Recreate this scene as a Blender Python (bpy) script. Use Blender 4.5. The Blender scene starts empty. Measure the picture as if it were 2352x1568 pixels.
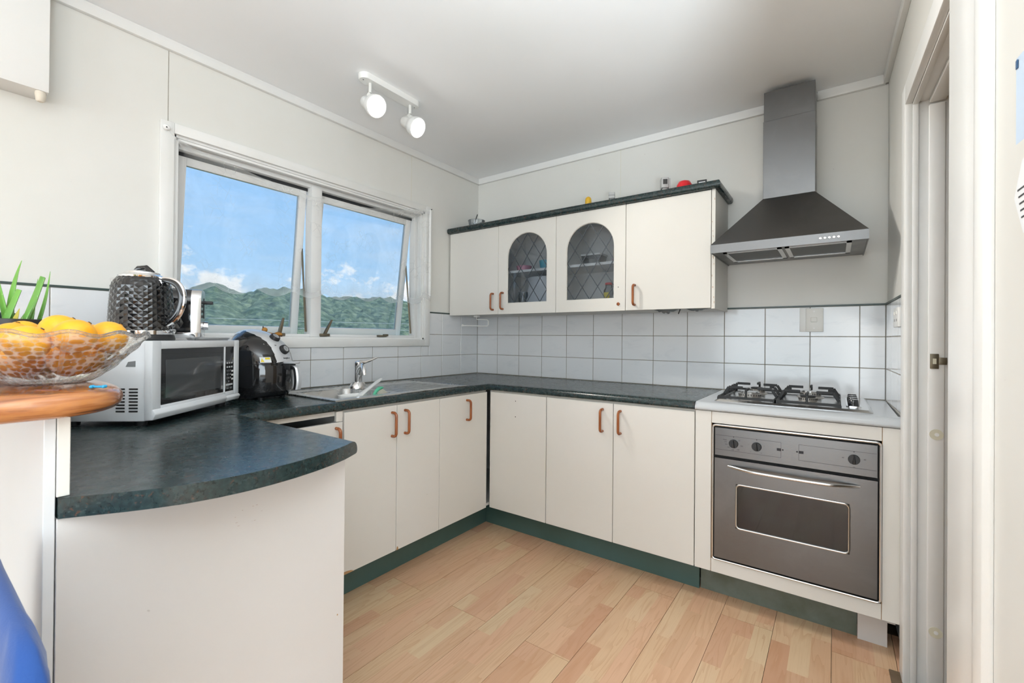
import bpy, bmesh, math, random
import numpy as np
from mathutils import Vector, Matrix

random.seed(7)
PI = math.pi
S = bpy.context.scene
COL = S.collection

# ------------------------------------------------------------------ camera
cam_d = bpy.data.cameras.new('camera')
cam = bpy.data.objects.new('camera', cam_d)
COL.objects.link(cam)
CAM_POS = Vector((2.3423, -2.7836, 1.1824))
YAW, PITCH, ROLL = 0.6228, 0.0047, 0.0087
F_PX = 1036.37
fw = Vector((-math.sin(YAW), math.cos(YAW), 0)); rt = Vector((math.cos(YAW), math.sin(YAW), 0)); up = Vector((0, 0, 1))
fw, up = fw * math.cos(PITCH) + up * math.sin(PITCH), up * math.cos(PITCH) - fw * math.sin(PITCH)
rt, up = rt * math.cos(ROLL) + up * math.sin(ROLL), up * math.cos(ROLL) - rt * math.sin(ROLL)
Mc = Matrix((rt, up, -fw)).transposed().to_4x4()
Mc.translation = CAM_POS
cam.matrix_world = Mc
cam_d.sensor_width = 36.0
cam_d.sensor_fit = 'HORIZONTAL'
cam_d.lens = 36.0 * F_PX / 2352.0
cam_d.shift_y = -12.67 / 2352.0
cam_d.clip_start = 0.02
cam_d.clip_end = 3000
cam_d.dof.use_dof = True
cam_d.dof.focus_distance = 2.6
cam_d.dof.aperture_fstop = 9.0
S.camera = cam

# ------------------------------------------------------------------ view
S.view_settings.view_transform = 'Standard'
S.view_settings.look = 'None'
S.view_settings.gamma = 1.0
S.view_settings.use_curve_mapping = False
S.view_settings.exposure = 0.15

# light paths: enough bounces for a white room, no more
S.cycles.max_bounces = 7; S.cycles.diffuse_bounces = 5; S.cycles.glossy_bounces = 3
S.cycles.transmission_bounces = 4; S.cycles.transparent_max_bounces = 10
S.cycles.caustics_reflective = False; S.cycles.caustics_refractive = False
S.cycles.use_adaptive_sampling = True; S.cycles.adaptive_threshold = 0.05

# ------------------------------------------------------------------ world sky
W = bpy.data.worlds.new('sky'); S.world = W
W.use_nodes = True
nt = W.node_tree; N = nt.nodes; L = nt.links
N.clear()
o_ = N.new('ShaderNodeOutputWorld'); bg = N.new('ShaderNodeBackground'); bg.inputs[1].default_value = 1.0
tc = N.new('ShaderNodeTexCoord'); sp = N.new('ShaderNodeSeparateXYZ')
L.new(tc.outputs['Generated'], sp.inputs[0])
gr = N.new('ShaderNodeValToRGB')
gr.color_ramp.elements[0].position = 0.0; gr.color_ramp.elements[0].color = (0.66, 0.84, 1.0, 1)
gr.color_ramp.elements[1].position = 0.85; gr.color_ramp.elements[1].color = (0.17, 0.42, 0.92, 1)
e = gr.color_ramp.elements.new(0.14); e.color = (0.42, 0.68, 1.0, 1)
e = gr.color_ramp.elements.new(0.40); e.color = (0.27, 0.56, 1.0, 1)
L.new(sp.outputs[2], gr.inputs[0])
# thin high cloud
mp = N.new('ShaderNodeMapping'); mp.inputs['Scale'].default_value = (2.2, 1.2, 7.0)
L.new(tc.outputs['Generated'], mp.inputs[0])
n1 = N.new('ShaderNodeTexNoise'); n1.inputs['Scale'].default_value = 1.7; n1.inputs['Detail'].default_value = 6; n1.inputs['Roughness'].default_value = 0.6
L.new(mp.outputs[0], n1.inputs['Vector'])
r1 = N.new('ShaderNodeMapRange'); r1.inputs['From Min'].default_value = 0.5; r1.inputs['From Max'].default_value = 0.85; r1.inputs['To Max'].default_value = 0.5
L.new(n1.outputs['Fac'], r1.inputs['Value'])
mx1 = N.new('ShaderNodeMixRGB'); mx1.inputs[2].default_value = (0.93, 0.96, 1, 1)
L.new(r1.outputs[0], mx1.inputs[0]); L.new(gr.outputs[0], mx1.inputs[1])
# cumulus bank near the horizon
mp2 = N.new('ShaderNodeMapping'); mp2.inputs['Scale'].default_value = (5.0, 5.0, 7.5)
L.new(tc.outputs['Generated'], mp2.inputs[0])
n2 = N.new('ShaderNodeTexNoise'); n2.inputs['Scale'].default_value = 2.1; n2.inputs['Detail'].default_value = 8; n2.inputs['Roughness'].default_value = 0.62
L.new(mp2.outputs[0], n2.inputs['Vector'])
hb = N.new('ShaderNodeMapRange'); hb.inputs['From Min'].default_value = 0.05; hb.inputs['From Max'].default_value = 0.21
hb.inputs['To Min'].default_value = 0.13; hb.inputs['To Max'].default_value = -0.22
L.new(sp.outputs[2], hb.inputs['Value'])
ad = N.new('ShaderNodeMath'); ad.operation = 'ADD'
L.new(n2.outputs['Fac'], ad.inputs[0]); L.new(hb.outputs[0], ad.inputs[1])
r2 = N.new('ShaderNodeMapRange'); r2.inputs['From Min'].default_value = 0.52; r2.inputs['From Max'].default_value = 0.60
L.new(ad.outputs[0], r2.inputs['Value'])
mx2 = N.new('ShaderNodeMixRGB'); mx2.inputs[2].default_value = (1.02, 1.03, 1.06, 1)
L.new(r2.outputs[0], mx2.inputs[0]); L.new(mx1.outputs[0], mx2.inputs[1])
L.new(mx2.outputs[0], bg.inputs[0]); L.new(bg.outputs[0], o_.inputs[0])

# ------------------------------------------------------------------ sun (behind the house, lights the hills)
def light(name, kind, loc, energy, color=(1, 1, 1)):
    d = bpy.data.lights.new(name, kind); d.energy = energy; d.color = color
    o = bpy.data.objects.new(name, d); COL.objects.link(o); o.location = loc
    return o
def aim(o, direction):
    o.rotation_euler = Vector(direction).to_track_quat('-Z', 'Y').to_euler()
sun = light('sun', 'SUN', (5, 0, 30), 2.6, (1, 0.96, 0.9)); sun.data.angle = 0.01
aim(sun, (-0.75, -0.15, -0.62))

# daylight at the dining room's glazed doors (behind the camera) and its side window
def area(name, loc, direction, sx, sy, energy, color=(1, 1, 1)):
    o = light(name, 'AREA', loc, energy, color)
    o.data.shape = 'RECTANGLE'; o.data.size = sx; o.data.size_y = sy
    aim(o, direction)
    return o
DOORS = area('glazed_doors_daylight', (2.6, -9.47, 1.12), (0, 1, 0.40), 5.0, 2.05, 175, (0.82, 0.93, 1.0))
SIDE = area('dining_window_daylight', (5.97, -5.2, 1.20), (-1, 0.6, -0.15), 3.4, 1.3, 100, (0.82, 0.93, 1.0))
# added fill lamp behind the camera, imitates flash bounced off the ceiling (its body is built further down)
FILL_POS = Vector((2.95, -3.20, 0.95))
fill_lamp = light('bounce_fill_lamp', 'SPOT', FILL_POS, 480, (0.81, 0.925, 1.0)); fill_lamp.data.spot_size = 2.4; fill_lamp.data.spot_blend = 1.0; fill_lamp.data.shadow_soft_size = 0.12
aim(fill_lamp, (-0.04, 0.26, 1))


# ================================================================== helpers
def wm(o):
    m = Matrix.Identity(4)
    while o is not None:
        m = o.matrix_basis @ m
        o = o.parent
    return m

class MB:
    def __init__(s):
        s.v = []; s.f = []; s.uv = None
    def add(s, vs, fs):
        o = len(s.v)
        s.v += [tuple(float(c) for c in v) for v in vs]
        s.f += [[o + i for i in f] for f in fs]
        return s
    def box(s, x0, x1, y0, y1, z0, z1):
        return s.add([(x0, y0, z0), (x1, y0, z0), (x1, y1, z0), (x0, y1, z0), (x0, y0, z1), (x1, y0, z1), (x1, y1, z1), (x0, y1, z1)],
                     [(0, 3, 2, 1), (4, 5, 6, 7), (0, 1, 5, 4), (1, 2, 6, 5), (2, 3, 7, 6), (3, 0, 4, 7)])
    def prism(s, poly, h0, h1, axis='z'):
        n = len(poly)
        m = {'z': lambda a, b, h: (a, b, h), 'y': lambda a, b, h: (a, h, b), 'x': lambda a, b, h: (h, a, b)}[axis]
        vs = [m(a, b, h0) for a, b in poly] + [m(a, b, h1) for a, b in poly]
        fs = [list(range(n))[::-1], list(range(n, 2 * n))] + [(i, (i + 1) % n, n + (i + 1) % n, n + i) for i in range(n)]
        return s.add(vs, fs)
    def loft(s, rings, cap=True, closed=True, cap0=None, cap1=None):
        n = len(rings[0]); vs = [p for r in rings for p in r]; fs = []
        m = n if closed else n - 1
        for k in range(len(rings) - 1):
            for i in range(m):
                j = (i + 1) % n
                fs.append((k * n + i, k * n + j, (k + 1) * n + j, (k + 1) * n + i))
        c0 = cap if cap0 is None else cap0; c1 = cap if cap1 is None else cap1
        if c0: fs.append(list(range(n))[::-1])
        if c1: fs.append([(len(rings) - 1) * n + i for i in range(n)])
        return s.add(vs, fs)
    def tube(s, path, r, n=8, cap=True):
        P = [Vector(p) for p in path]
        R = r if isinstance(r, (list, tuple)) else [r] * len(P)
        rings = []; prev = None
        for i, p in enumerate(P):
            t = (P[min(i + 1, len(P) - 1)] - P[max(i - 1, 0)])
            if t.length < 1e-9: t = Vector((0, 0, 1))
            t.normalize()
            if prev is None:
                a = Vector((0, 0, 1)) if abs(t.z) < 0.9 else Vector((1, 0, 0))
                u = t.cross(a).normalized()
            else:
                u = (prev - t * prev.dot(t)).normalized()
            w = t.cross(u); prev = u
            rings.append([p + (u * math.cos(q) + w * math.sin(q)) * R[i] for q in [2 * PI * k / n for k in range(n)]])
        return s.loft(rings, cap)
    def lathe(s, prof, n=24, c=(0, 0, 0), axis=(0, 0, 1), cap=False):
        q = Vector((0, 0, 1)).rotation_difference(Vector(axis))
        c = Vector(c)
        rings = [[c + q @ Vector((r * math.cos(2 * PI * k / n), r * math.sin(2 * PI * k / n), z)) for k in range(n)] for r, z in prof]
        return s.loft(rings, cap=True)
    def ball(s, c, rx, ry, rz, n=16, m=10):
        rings = []
        for i in range(m + 1):
            t = -PI / 2 + PI * i / m
            k = max(math.cos(t), 1e-3)
            rings.append([(c[0] + rx * k * math.cos(2 * PI * j / n), c[1] + ry * k * math.sin(2 * PI * j / n), c[2] + rz * math.sin(t)) for j in range(n)])
        return s.loft(rings)
    def sweep(s, path, prof, closed=False):
        # path: xy polyline; prof: (offset to the left-hand side normal, z) closed polygon; mitred corners
        P = [Vector((a, b)) for a, b in path]; rings = []; n = len(P)
        for i in range(n):
            d0 = (P[i] - P[i - 1]) if (i > 0 or closed) else None
            d1 = (P[(i + 1) % n] - P[i]) if (i < n - 1 or closed) else None
            if d0 is None: d0 = d1
            if d1 is None: d1 = d0
            n0 = Vector((-d0.y, d0.x)).normalized(); n1 = Vector((-d1.y, d1.x)).normalized()
            m = (n0 + n1); m = m / max(m.dot(n0), 1e-6)
            rings.append([(P[i].x + m.x * o, P[i].y + m.y * o, z) for o, z in prof])
        return s.loft(rings, cap=True)

def obj(name, mb, mat, parent=None, w=True, bevel=0.0, seg=2, smooth=None, label=None, kind=None, matrix=None, sharp=0.6, recalc=True):
    me = bpy.data.meshes.new(name)
    bm = bmesh.new()
    inv = wm(parent).inverted() if (parent is not None and w) else None
    vs = []
    for v in mb.v:
        p = Vector(v)
        if matrix is not None: p = matrix @ p
        if inv is not None: p = inv @ p
        vs.append(bm.verts.new(p))
    for f in mb.f:
        try: bm.faces.new([vs[i] for i in f])
        except ValueError: pass
    if recalc: bmesh.ops.recalc_face_normals(bm, faces=bm.faces)
    if bevel > 0:
        es = [e for e in bm.edges if len(e.link_faces) == 2 and e.calc_face_angle(0) > 0.5]
        bmesh.ops.bevel(bm, geom=es, offset=bevel, segments=seg, profile=0.5, affect='EDGES', clamp_overlap=True)
    bm.to_mesh(me); bm.free()
    me.materials.append(mat)
    if smooth is None: smooth = False
    if smooth or bevel > 0:
        me.polygons.foreach_set('use_smooth', [True] * len(me.polygons))
        me.set_sharp_from_angle(angle=sharp)
    o = bpy.data.objects.new(name, me)
    COL.objects.link(o)
    if parent is not None: o.parent = parent
    if label: o['label'] = label
    if kind: o['kind'] = kind
    return o

def thing(name, label, cat, loc=(0, 0, 0), rotz=0.0, group=None, rot=None):
    o = bpy.data.objects.new(name, None); COL.objects.link(o)
    o.location = loc; o.rotation_euler = rot if rot is not None else (0, 0, rotz)
    o.empty_display_size = 0.05
    o['label'] = label; o['category'] = cat
    if group: o['group'] = group
    return o
def tag(o, label, cat, group=None, kind=None):
    o['label'] = label; o['category'] = cat
    if group: o['group'] = group
    if kind: o['kind'] = kind
    return o
def struct(name, mb, mat, parent=None, **k):
    o = obj(name, mb, mat, parent, **k)
    if parent is None: o['kind'] = 'structure'
    return o
def B(x0, x1, y0, y1, z0, z1): return MB().box(x0, x1, y0, y1, z0, z1)
def text(name, body, size, mat, parent, mtx, extrude=0.0002):
    c = bpy.data.curves.new(name, 'FONT'); c.body = body; c.size = size; c.extrude = extrude
    c.align_x = 'CENTER'; c.align_y = 'CENTER'; c.resolution_u = 2
    c.materials.append(mat)
    tmp = bpy.data.objects.new(name, c)
    me = bpy.data.meshes.new_from_object(tmp)
    bpy.data.objects.remove(tmp)
    me.name = name
    if not me.materials: me.materials.append(mat)
    o = bpy.data.objects.new(name, me); COL.objects.link(o)
    o.parent = parent
    o.matrix_basis = wm(parent).inverted() @ mtx
    return o
def frame(origin, xdir, ydir):
    x = Vector(xdir).normalized(); y = Vector(ydir); y = (y - x * y.dot(x)).normalized(); z = x.cross(y)
    m = Matrix((x, y, z)).transposed().to_4x4(); m.translation = Vector(origin)
    return m

# ------------------------------------------------------------------ materials
def P(name, color, rough=0.5, metal=0.0, **k):
    m = bpy.data.materials.new(name); m.use_nodes = True
    b = m.node_tree.nodes['Principled BSDF']
    b.inputs['Base Color'].default_value = (*color, 1)
    b.inputs['Roughness'].default_value = rough; b.inputs['Metallic'].default_value = metal
    for kk, v in k.items(): b.inputs[kk.replace('_', ' ')].default_value = v
    return m
class NT:
    def __init__(s, m):
        s.t = m.node_tree; s.n = s.t.nodes; s.b = s.n.get('Principled BSDF')
    def new(s, t, **k):
        o = s.n.new('ShaderNode' + t)
        for kk, v in k.items(): setattr(o, kk, v)
        return o
    def link(s, a, b): s.t.links.new(a, b)
    def coord(s, scale=(1, 1, 1), rot=(0, 0, 0), src='Object', rnd=0.0):
        tc = s.new('TexCoord'); mp = s.new('Mapping')
        mp.inputs['Scale'].default_value = scale; mp.inputs['Rotation'].default_value = rot
        s.link(tc.outputs[src], mp.inputs[0])
        if rnd:
            oi = s.new('ObjectInfo'); ml = s.new('Math', operation='MULTIPLY'); ml.inputs[1].default_value = rnd
            s.link(oi.outputs['Random'], ml.inputs[0]); s.link(ml.outputs[0], mp.inputs['Location'])
        return mp.outputs[0]
    def noise(s, vec, scale, detail=4, rough=0.5, dist=0.0):
        n = s.new('TexNoise'); n.inputs['Scale'].default_value = scale; n.inputs['Detail'].default_value = detail
        n.inputs['Roughness'].default_value = rough; n.inputs['Distortion'].default_value = dist
        s.link(vec, n.inputs['Vector']); return n.outputs['Fac']
    def ramp(s, fac, stops):
        r = s.new('ValToRGB'); el = r.color_ramp.elements
        while len(el) < len(stops): el.new(0.5)
        for e, (p, c) in zip(el, stops):
            e.position = p; e.color = (*c, 1) if len(c) == 3 else c
        s.link(fac, r.inputs[0]); return r.outputs[0]
    def maprange(s, v, a, b, c=0.0, d=1.0):
        r = s.new('MapRange'); r.inputs[1].default_value = a; r.inputs[2].default_value = b; r.inputs[3].default_value = c; r.inputs[4].default_value = d
        s.link(v, r.inputs[0]); return r.outputs[0]
    def mix(s, fac, a, b, blend='MIX'):
        x = s.new('MixRGB', blend_type=blend)
        for i, q in enumerate((fac, a, b)):
            if isinstance(q, (int, float)): x.inputs[i].default_value = q
            elif isinstance(q, tuple): x.inputs[i].default_value = (*q, 1)
            else: s.link(q, x.inputs[i])
        return x.outputs[0]
    def math(s, op, a, b=0.0):
        x = s.new('Math', operation=op)
        for i, q in enumerate((a, b)):
            if isinstance(q, (int, float)): x.inputs[i].default_value = q
            else: s.link(q, x.inputs[i])
        return x.outputs[0]
    def bump(s, h, strength=0.2, dist=0.002):
        b = s.new('Bump'); b.inputs['Strength'].default_value = strength; b.inputs['Distance'].default_value = dist
        s.link(h, b.inputs['Height']); s.link(b.outputs[0], s.b.inputs['Normal'])

def paint(name, col, rough=0.55, var=0.05, scale=1.6, specks=0.0):
    m = P(name, col, rough); t = NT(m)
    v = t.coord()
    f = t.noise(v, scale, 5, 0.6)
    dk = tuple(c * (1 - var) for c in col)
    c = t.mix(t.maprange(f, 0.35, 0.7), col, (dk[0], dk[1], dk[2] * (1 - var * 0.5)))
    if specks:
        sf = t.noise(v, 55, 2, 0.5)
        c = t.mix(t.maprange(sf, 0.79, 0.82, 0, specks), c, (0.25, 0.22, 0.18))
    t.link(c, t.b.inputs['Base Color'])
    t.bump(t.noise(v, 130, 3), 0.06, 0.001)
    return m

M = {}
M['wall'] = paint('wall_paint', (0.77, 0.765, 0.735), 0.5, 0.05, 1.3, 0.5)
M['ceiling'] = paint('ceiling_paint', (0.90, 0.915, 0.935), 0.6, 0.03, 0.9)
M['trim'] = paint('trim_gloss', (0.84, 0.84, 0.83), 0.28, 0.03, 3)
M['trim_worn'] = paint('trim_worn', (0.82, 0.82, 0.81), 0.32, 0.05, 4, 0.9)
M['cab'] = paint('cream_melamine', (0.72, 0.70, 0.66), 0.5, 0.035, 1.2, 0.35)
M['cab'].node_tree.nodes['Principled BSDF'].inputs['Specular IOR Level'].default_value = 0.25
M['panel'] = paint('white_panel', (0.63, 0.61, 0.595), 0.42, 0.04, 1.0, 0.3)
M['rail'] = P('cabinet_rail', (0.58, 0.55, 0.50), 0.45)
M['cab_in'] = P('cabinet_inside', (0.74, 0.73, 0.70), 0.5)
M['edge'] = P('bare_board_edge', (0.45, 0.27, 0.13), 0.7)
M['black'] = P('black_gloss_plastic', (0.012, 0.012, 0.013), 0.09, Coat_Weight=0.5)
M['blackm'] = P('black_matt', (0.02, 0.02, 0.021), 0.45)
M['iron'] = P('cast_iron', (0.009, 0.0095, 0.01), 0.5)
M['dark'] = P('dark_gap', (0.01, 0.01, 0.01), 0.8)
M['wplastic'] = P('white_plastic', (0.80, 0.80, 0.78), 0.3)
M['ivory'] = P('ivory_plastic', (0.74, 0.735, 0.70), 0.35)
M['microwhite'] = P('microwave_white', (0.74, 0.76, 0.78), 0.3)
M['chrome'] = P('chrome', (0.86, 0.86, 0.87), 0.08, 1.0)
M['satin'] = P('satin_steel', (0.72, 0.72, 0.72), 0.24, 1.0)
M['silver'] = P('silver_plastic', (0.66, 0.67, 0.69), 0.28, 0.35)
M['alum'] = P('aluminium_white', (0.80, 0.80, 0.79), 0.3)
M['aldark'] = P('rubber_seal', (0.02, 0.022, 0.025), 0.6)
M['stay'] = P('tarnished_metal', (0.20, 0.17, 0.12), 0.4, 0.7)
M['red'] = P('red_plastic', (0.75, 0.02, 0.03), 0.3)
M['yellow'] = P('yellow_plastic', (0.80, 0.47, 0.03), 0.35)
M['toygrey'] = P('grey_toy_plastic', (0.52, 0.52, 0.51), 0.45)
M['toyd'] = P('dark_toy_plastic', (0.05, 0.05, 0.05), 0.5)
M['pink'] = P('pink_plastic', (0.70, 0.30, 0.40), 0.4)
M['teal'] = P('teal_plastic', (0.10, 0.45, 0.58), 0.4)
M['brgreen'] = P('green_brush_plastic', (0.10, 0.50, 0.30), 0.35)
M['bristle'] = P('bristles', (0.80, 0.76, 0.66), 0.7)
M['lead'] = P('lead_strip', (0.055, 0.065, 0.075), 0.45, 0.3)
M['paper'] = P('paper', (0.82, 0.84, 0.86), 0.7)
M['bluepaper'] = P('pale_blue_paper', (0.55, 0.66, 0.80), 0.7)
M['ink'] = P('ink', (0.03, 0.03, 0.035), 0.7)
M['bluein'] = P('blue_ink', (0.03, 0.10, 0.22), 0.6)
M['tan'] = paint('hall_tan', (0.50, 0.36, 0.23), 0.6)
M['soil'] = P('soil', (0.05, 0.032, 0.02), 0.9)
M['bulb'] = P('lit_bulb', (1, 1, 1), 0.4, Emission_Color=(1, 0.98, 0.95, 1), Emission_Strength=9.0)
M['amber'] = P('amber_glaze', (0.45, 0.20, 0.03), 0.25)
M['brownd'] = P('dark_brown_glaze', (0.06, 0.025, 0.01), 0.3)
M['bluebead'] = P('blue_bead', (0.02, 0.30, 0.55), 0.1)
M['kick'] = paint('green_kick', (0.068, 0.132, 0.125), 0.38, 0.18, 2.5)
M['kick_dirty'] = paint('dirty_green_kick', (0.16, 0.19, 0.165), 0.55, 0.35, 9, 1.0)
M['greytop'] = paint('grey_laminate', (0.50, 0.525, 0.55), 0.24, 0.03, 2)
M['green_edge'] = P('green_trim', (0.035, 0.06, 0.055), 0.35)
M['grout'] = paint('grout', (0.34, 0.31, 0.27), 0.85, 0.45, 9)
M['yellowlab'] = P('yellow_label', (0.80, 0.62, 0.02), 0.4)
M['keys'] = P('grey_print', (0.55, 0.57, 0.58), 0.5)
M['gold_d'] = P('old_putty', (0.70, 0.66, 0.50), 0.6)
M['puttyspot'] = P('filler', (0.66, 0.63, 0.50), 0.6)
M['potg'] = P('dark_green_pot', (0.03, 0.06, 0.055), 0.45)
M['potb'] = P('black_pot', (0.018, 0.016, 0.015), 0.35)
M['doorglass_d'] = P('oven_glass', (0.012, 0.012, 0.013), 0.06, Coat_Weight=0.4)
M['hobsteel'] = P('hob_steel', (0.66, 0.66, 0.66), 0.2, 1.0)
M['burner'] = P('burner_alloy', (0.50, 0.48, 0.45), 0.4, 0.9)
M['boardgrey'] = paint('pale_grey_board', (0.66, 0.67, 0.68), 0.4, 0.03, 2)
M['scuff'] = P('scuff_marks', (0.46, 0.38, 0.34), 0.6)
M['woodleg'] = P('chair_leg_wood', (0.20, 0.10, 0.05), 0.4)

# tile
m = P('glazed_tile', (0.76, 0.775, 0.79), 0.12); t = NT(m)
v = t.coord((1, 1, 1), (0.3, 0.4, 0.5), rnd=40)
v2 = t.coord((3, 9, 9), (0.5, 0.5, 0.55), rnd=40)
f = t.maprange(t.noise(v2, 2.0, 6, 0.65, 0.6), 0.55, 0.75)
c = t.mix(t.math('MULTIPLY', f, 0.32), (0.76, 0.775, 0.79), (0.52, 0.56, 0.60))
t.link(c, t.b.inputs['Base Color']); M['tile'] = m
# green laminate
m = P('green_granite_laminate', (0.03, 0.06, 0.06), 0.27); t = NT(m)
v = t.coord(src='Object')
a = t.noise(v, 120, 5, 0.65)
c = t.ramp(a, [(0.30, (0.007, 0.014, 0.015)), (0.48, (0.013, 0.028, 0.029)), (0.62, (0.020, 0.042, 0.042)), (0.8, (0.04, 0.062, 0.062))])
b_ = t.noise(v, 85, 4, 0.7, 0.6)
c = t.mix(t.maprange(b_, 0.585, 0.67, 0, 0.75), c, (0.12, 0.05, 0.028))
t.link(c, t.b.inputs['Base Color'])
t.link(t.maprange(t.noise(v, 30, 4, 0.6), 0.3, 0.7, 0.22, 0.32), t.b.inputs['Roughness'])
t.b.inputs['Coat Weight'].default_value = 0.12; t.b.inputs['Coat Roughness'].default_value = 0.14
t.bump(t.noise(v, 260, 2), 0.12, 0.001)
M['laminate'] = m
# brushed steel
def steel(name, col, r0, r1, dirn):
    m = P(name, col, 0.3, 1.0); t = NT(m)
    f = t.noise(t.coord(dirn), 6, 3, 0.5)
    sm = t.noise(t.coord((1, 1, 1)), 5, 6, 0.65, 0.5)
    rr_ = t.math('ADD', t.maprange(f, 0.3, 0.7, r0, r1), t.maprange(sm, 0.4, 0.8, 0.0, 0.10))
    t.link(rr_, t.b.inputs['Roughness'])
    c = t.mix(t.maprange(sm, 0.5, 0.8, 0, 0.30), col, tuple(min(1, x * 1.6) for x in col))
    t.link(c, t.b.inputs['Base Color'])
    return m
M['steel'] = steel('brushed_steel', (0.17, 0.17, 0.17), 0.26, 0.34, (3, 3, 700))
M['hood'] = steel('hood_steel', (0.19, 0.19, 0.19), 0.28, 0.36, (3, 3, 700))
M['sink'] = steel('sink_steel', (0.62, 0.62, 0.61), 0.2, 0.36, (60, 3, 3))
M['mesh_dark'] = P('filter_mesh', (0.13, 0.13, 0.13), 0.5, 0.8)
# handle wood
m = P('brown_handle', (0.30, 0.085, 0.025), 0.22); t = NT(m)
c = t.ramp(t.noise(t.coord((60, 60, 6), rnd=20), 2, 3), [(0.3, (0.20, 0.05, 0.014)), (0.7, (0.42, 0.14, 0.045))])
t.link(c, t.b.inputs['Base Color']); M['handle'] = m
# timber slab
m = P('oiled_timber', (0.4, 0.16, 0.05), 0.2); t = NT(m)
v = t.coord((2.2, 2.2, 26))
g = t.noise(v, 2.2, 6, 0.6, 0.9)
c = t.ramp(g, [(0.30, (0.16, 0.045, 0.014)), (0.48, (0.42, 0.15, 0.045)), (0.60, (0.52, 0.21, 0.065)), (0.75, (0.30, 0.095, 0.03))])
c = t.mix(t.maprange(t.noise(t.coord((1.6, 1.6, 30)), 2.2, 3, 0.5, 0.5), 0.63, 0.68, 0, 0.7), c, (0.06, 0.022, 0.012))
t.link(c, t.b.inputs['Base Color']); t.b.inputs['Coat Weight'].default_value = 0.6; t.b.inputs['Coat Roughness'].default_value = 0.12
M['timber'] = m
# floor plank (object space: x across 0..0.195, y along 0..1.29)
m = P('beech_laminate', (0.6, 0.4, 0.25), 0.33); t = NT(m)
tc_ = t.new('TexCoord'); sx = t.new('SeparateXYZ'); t.link(tc_.outputs['Object'], sx.inputs[0])
oi = t.new('ObjectInfo')
strip = t.math('FLOOR', t.math('MULTIPLY', sx.outputs[0], 1 / 0.065))
off = t.math('MULTIPLY', t.math('FRACT', t.math('MULTIPLY', t.math('ADD', strip, t.math('MULTIPLY', oi.outputs['Random'], 7.0)), 0.37)), 0.43)
yy = t.math('ADD', sx.outputs[1], off)
blk = t.math('FLOOR', t.math('MULTIPLY', yy, 1 / 0.40))
cb = t.new('CombineXYZ'); t.link(strip, cb.inputs[0]); t.link(blk, cb.inputs[1]); t.link(t.math('MULTIPLY', oi.outputs['Random'], 91.0), cb.inputs[2])
wn = t.new('TexWhiteNoise'); wn.noise_dimensions = '3D'; t.link(cb.outputs[0], wn.inputs[0])
tint = t.ramp(wn.outputs[0], [(0.0, (0.62, 0.365, 0.235)), (0.3, (0.68, 0.475, 0.29)), (0.55, (0.68, 0.42, 0.27)), (0.8, (0.70, 0.525, 0.33)), (1.0, (0.58, 0.32, 0.195))])
# cathedral grain: rings of a tree cut lengthways, shifted for each strip
cv = t.new('CombineXYZ')
t.link(t.math('ADD', t.math('MULTIPLY', sx.outputs[0], 8.0), t.math('MULTIPLY', wn.outputs[0], 13.0)), cv.inputs[0])
t.link(t.math('ADD', t.math('MULTIPLY', sx.outputs[1], 0.75), t.math('MULTIPLY', wn.outputs[0], 31.0)), cv.inputs[1])
big = t.noise(cv.outputs[0], 1.5, 3, 0.45, 0.4)
wav = t.math('FRACT', t.math('MULTIPLY', big, 12.0))
gl = t.maprange(wav, 0.0, 0.45, 1.0, 0.0)
c = t.mix(t.math('MULTIPLY', gl, 0.42), tint, (0.50, 0.26, 0.13))
fine = t.noise(t.coord((130, 5, 5), rnd=9), 2, 4, 0.6)
c = t.mix(t.maprange(fine, 0.45, 0.75, 0, 0.2), c, (0.48, 0.27, 0.15))
t.link(c, t.b.inputs['Base Color'])
t.link(t.maprange(t.noise(t.coord((1, 1, 1), src='Object'), 3, 4), 0.3, 0.7, 0.28, 0.45), t.b.inputs['Roughness'])
M['plank'] = m
M['oldwood'] = paint('old_timber', (0.20, 0.14, 0.09), 0.7, 0.5, 12)
# orange peel
m = P('orange_peel', (0.85, 0.36, 0.01), 0.35, Subsurface_Weight=0.05); t = NT(m)
v = t.coord(rnd=30)
c = t.ramp(t.noise(v, 14, 4), [(0.35, (0.86, 0.33, 0.005)), (0.7, (0.90, 0.45, 0.015))])
c = t.mix(t.maprange(t.noise(v, 45, 2), 0.74, 0.78, 0, 0.5), c, (0.35, 0.22, 0.05))
t.link(c, t.b.inputs['Base Color']); t.bump(t.noise(v, 220, 2), 0.25, 0.001)
M['orange'] = m
# aloe
m = P('aloe_leaf', (0.10, 0.30, 0.04), 0.4, Subsurface_Weight=0.1); t = NT(m)
v = t.coord(rnd=30)
c = t.ramp(t.noise(v, 9, 3), [(0.3, (0.07, 0.24, 0.03)), (0.7, (0.16, 0.40, 0.06))])
sp_ = t.noise(t.coord((260, 260, 90), rnd=5), 1.0, 1)
c = t.mix(t.maprange(sp_, 0.68, 0.74, 0, 0.7), c, (0.42, 0.56, 0.25))
t.link(c, t.b.inputs['Base Color']); M['aloe'] = m
M['aloe_tip'] = P('aloe_yellow_leaf', (0.42, 0.36, 0.04), 0.45)
# blue cloth
m = P('blue_cloth', (0.008, 0.06, 0.25), 0.8, Sheen_Weight=0.2); t = NT(m)
t.bump(t.noise(t.coord(), 420, 2), 0.3, 0.001); M['bluecloth'] = m
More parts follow.
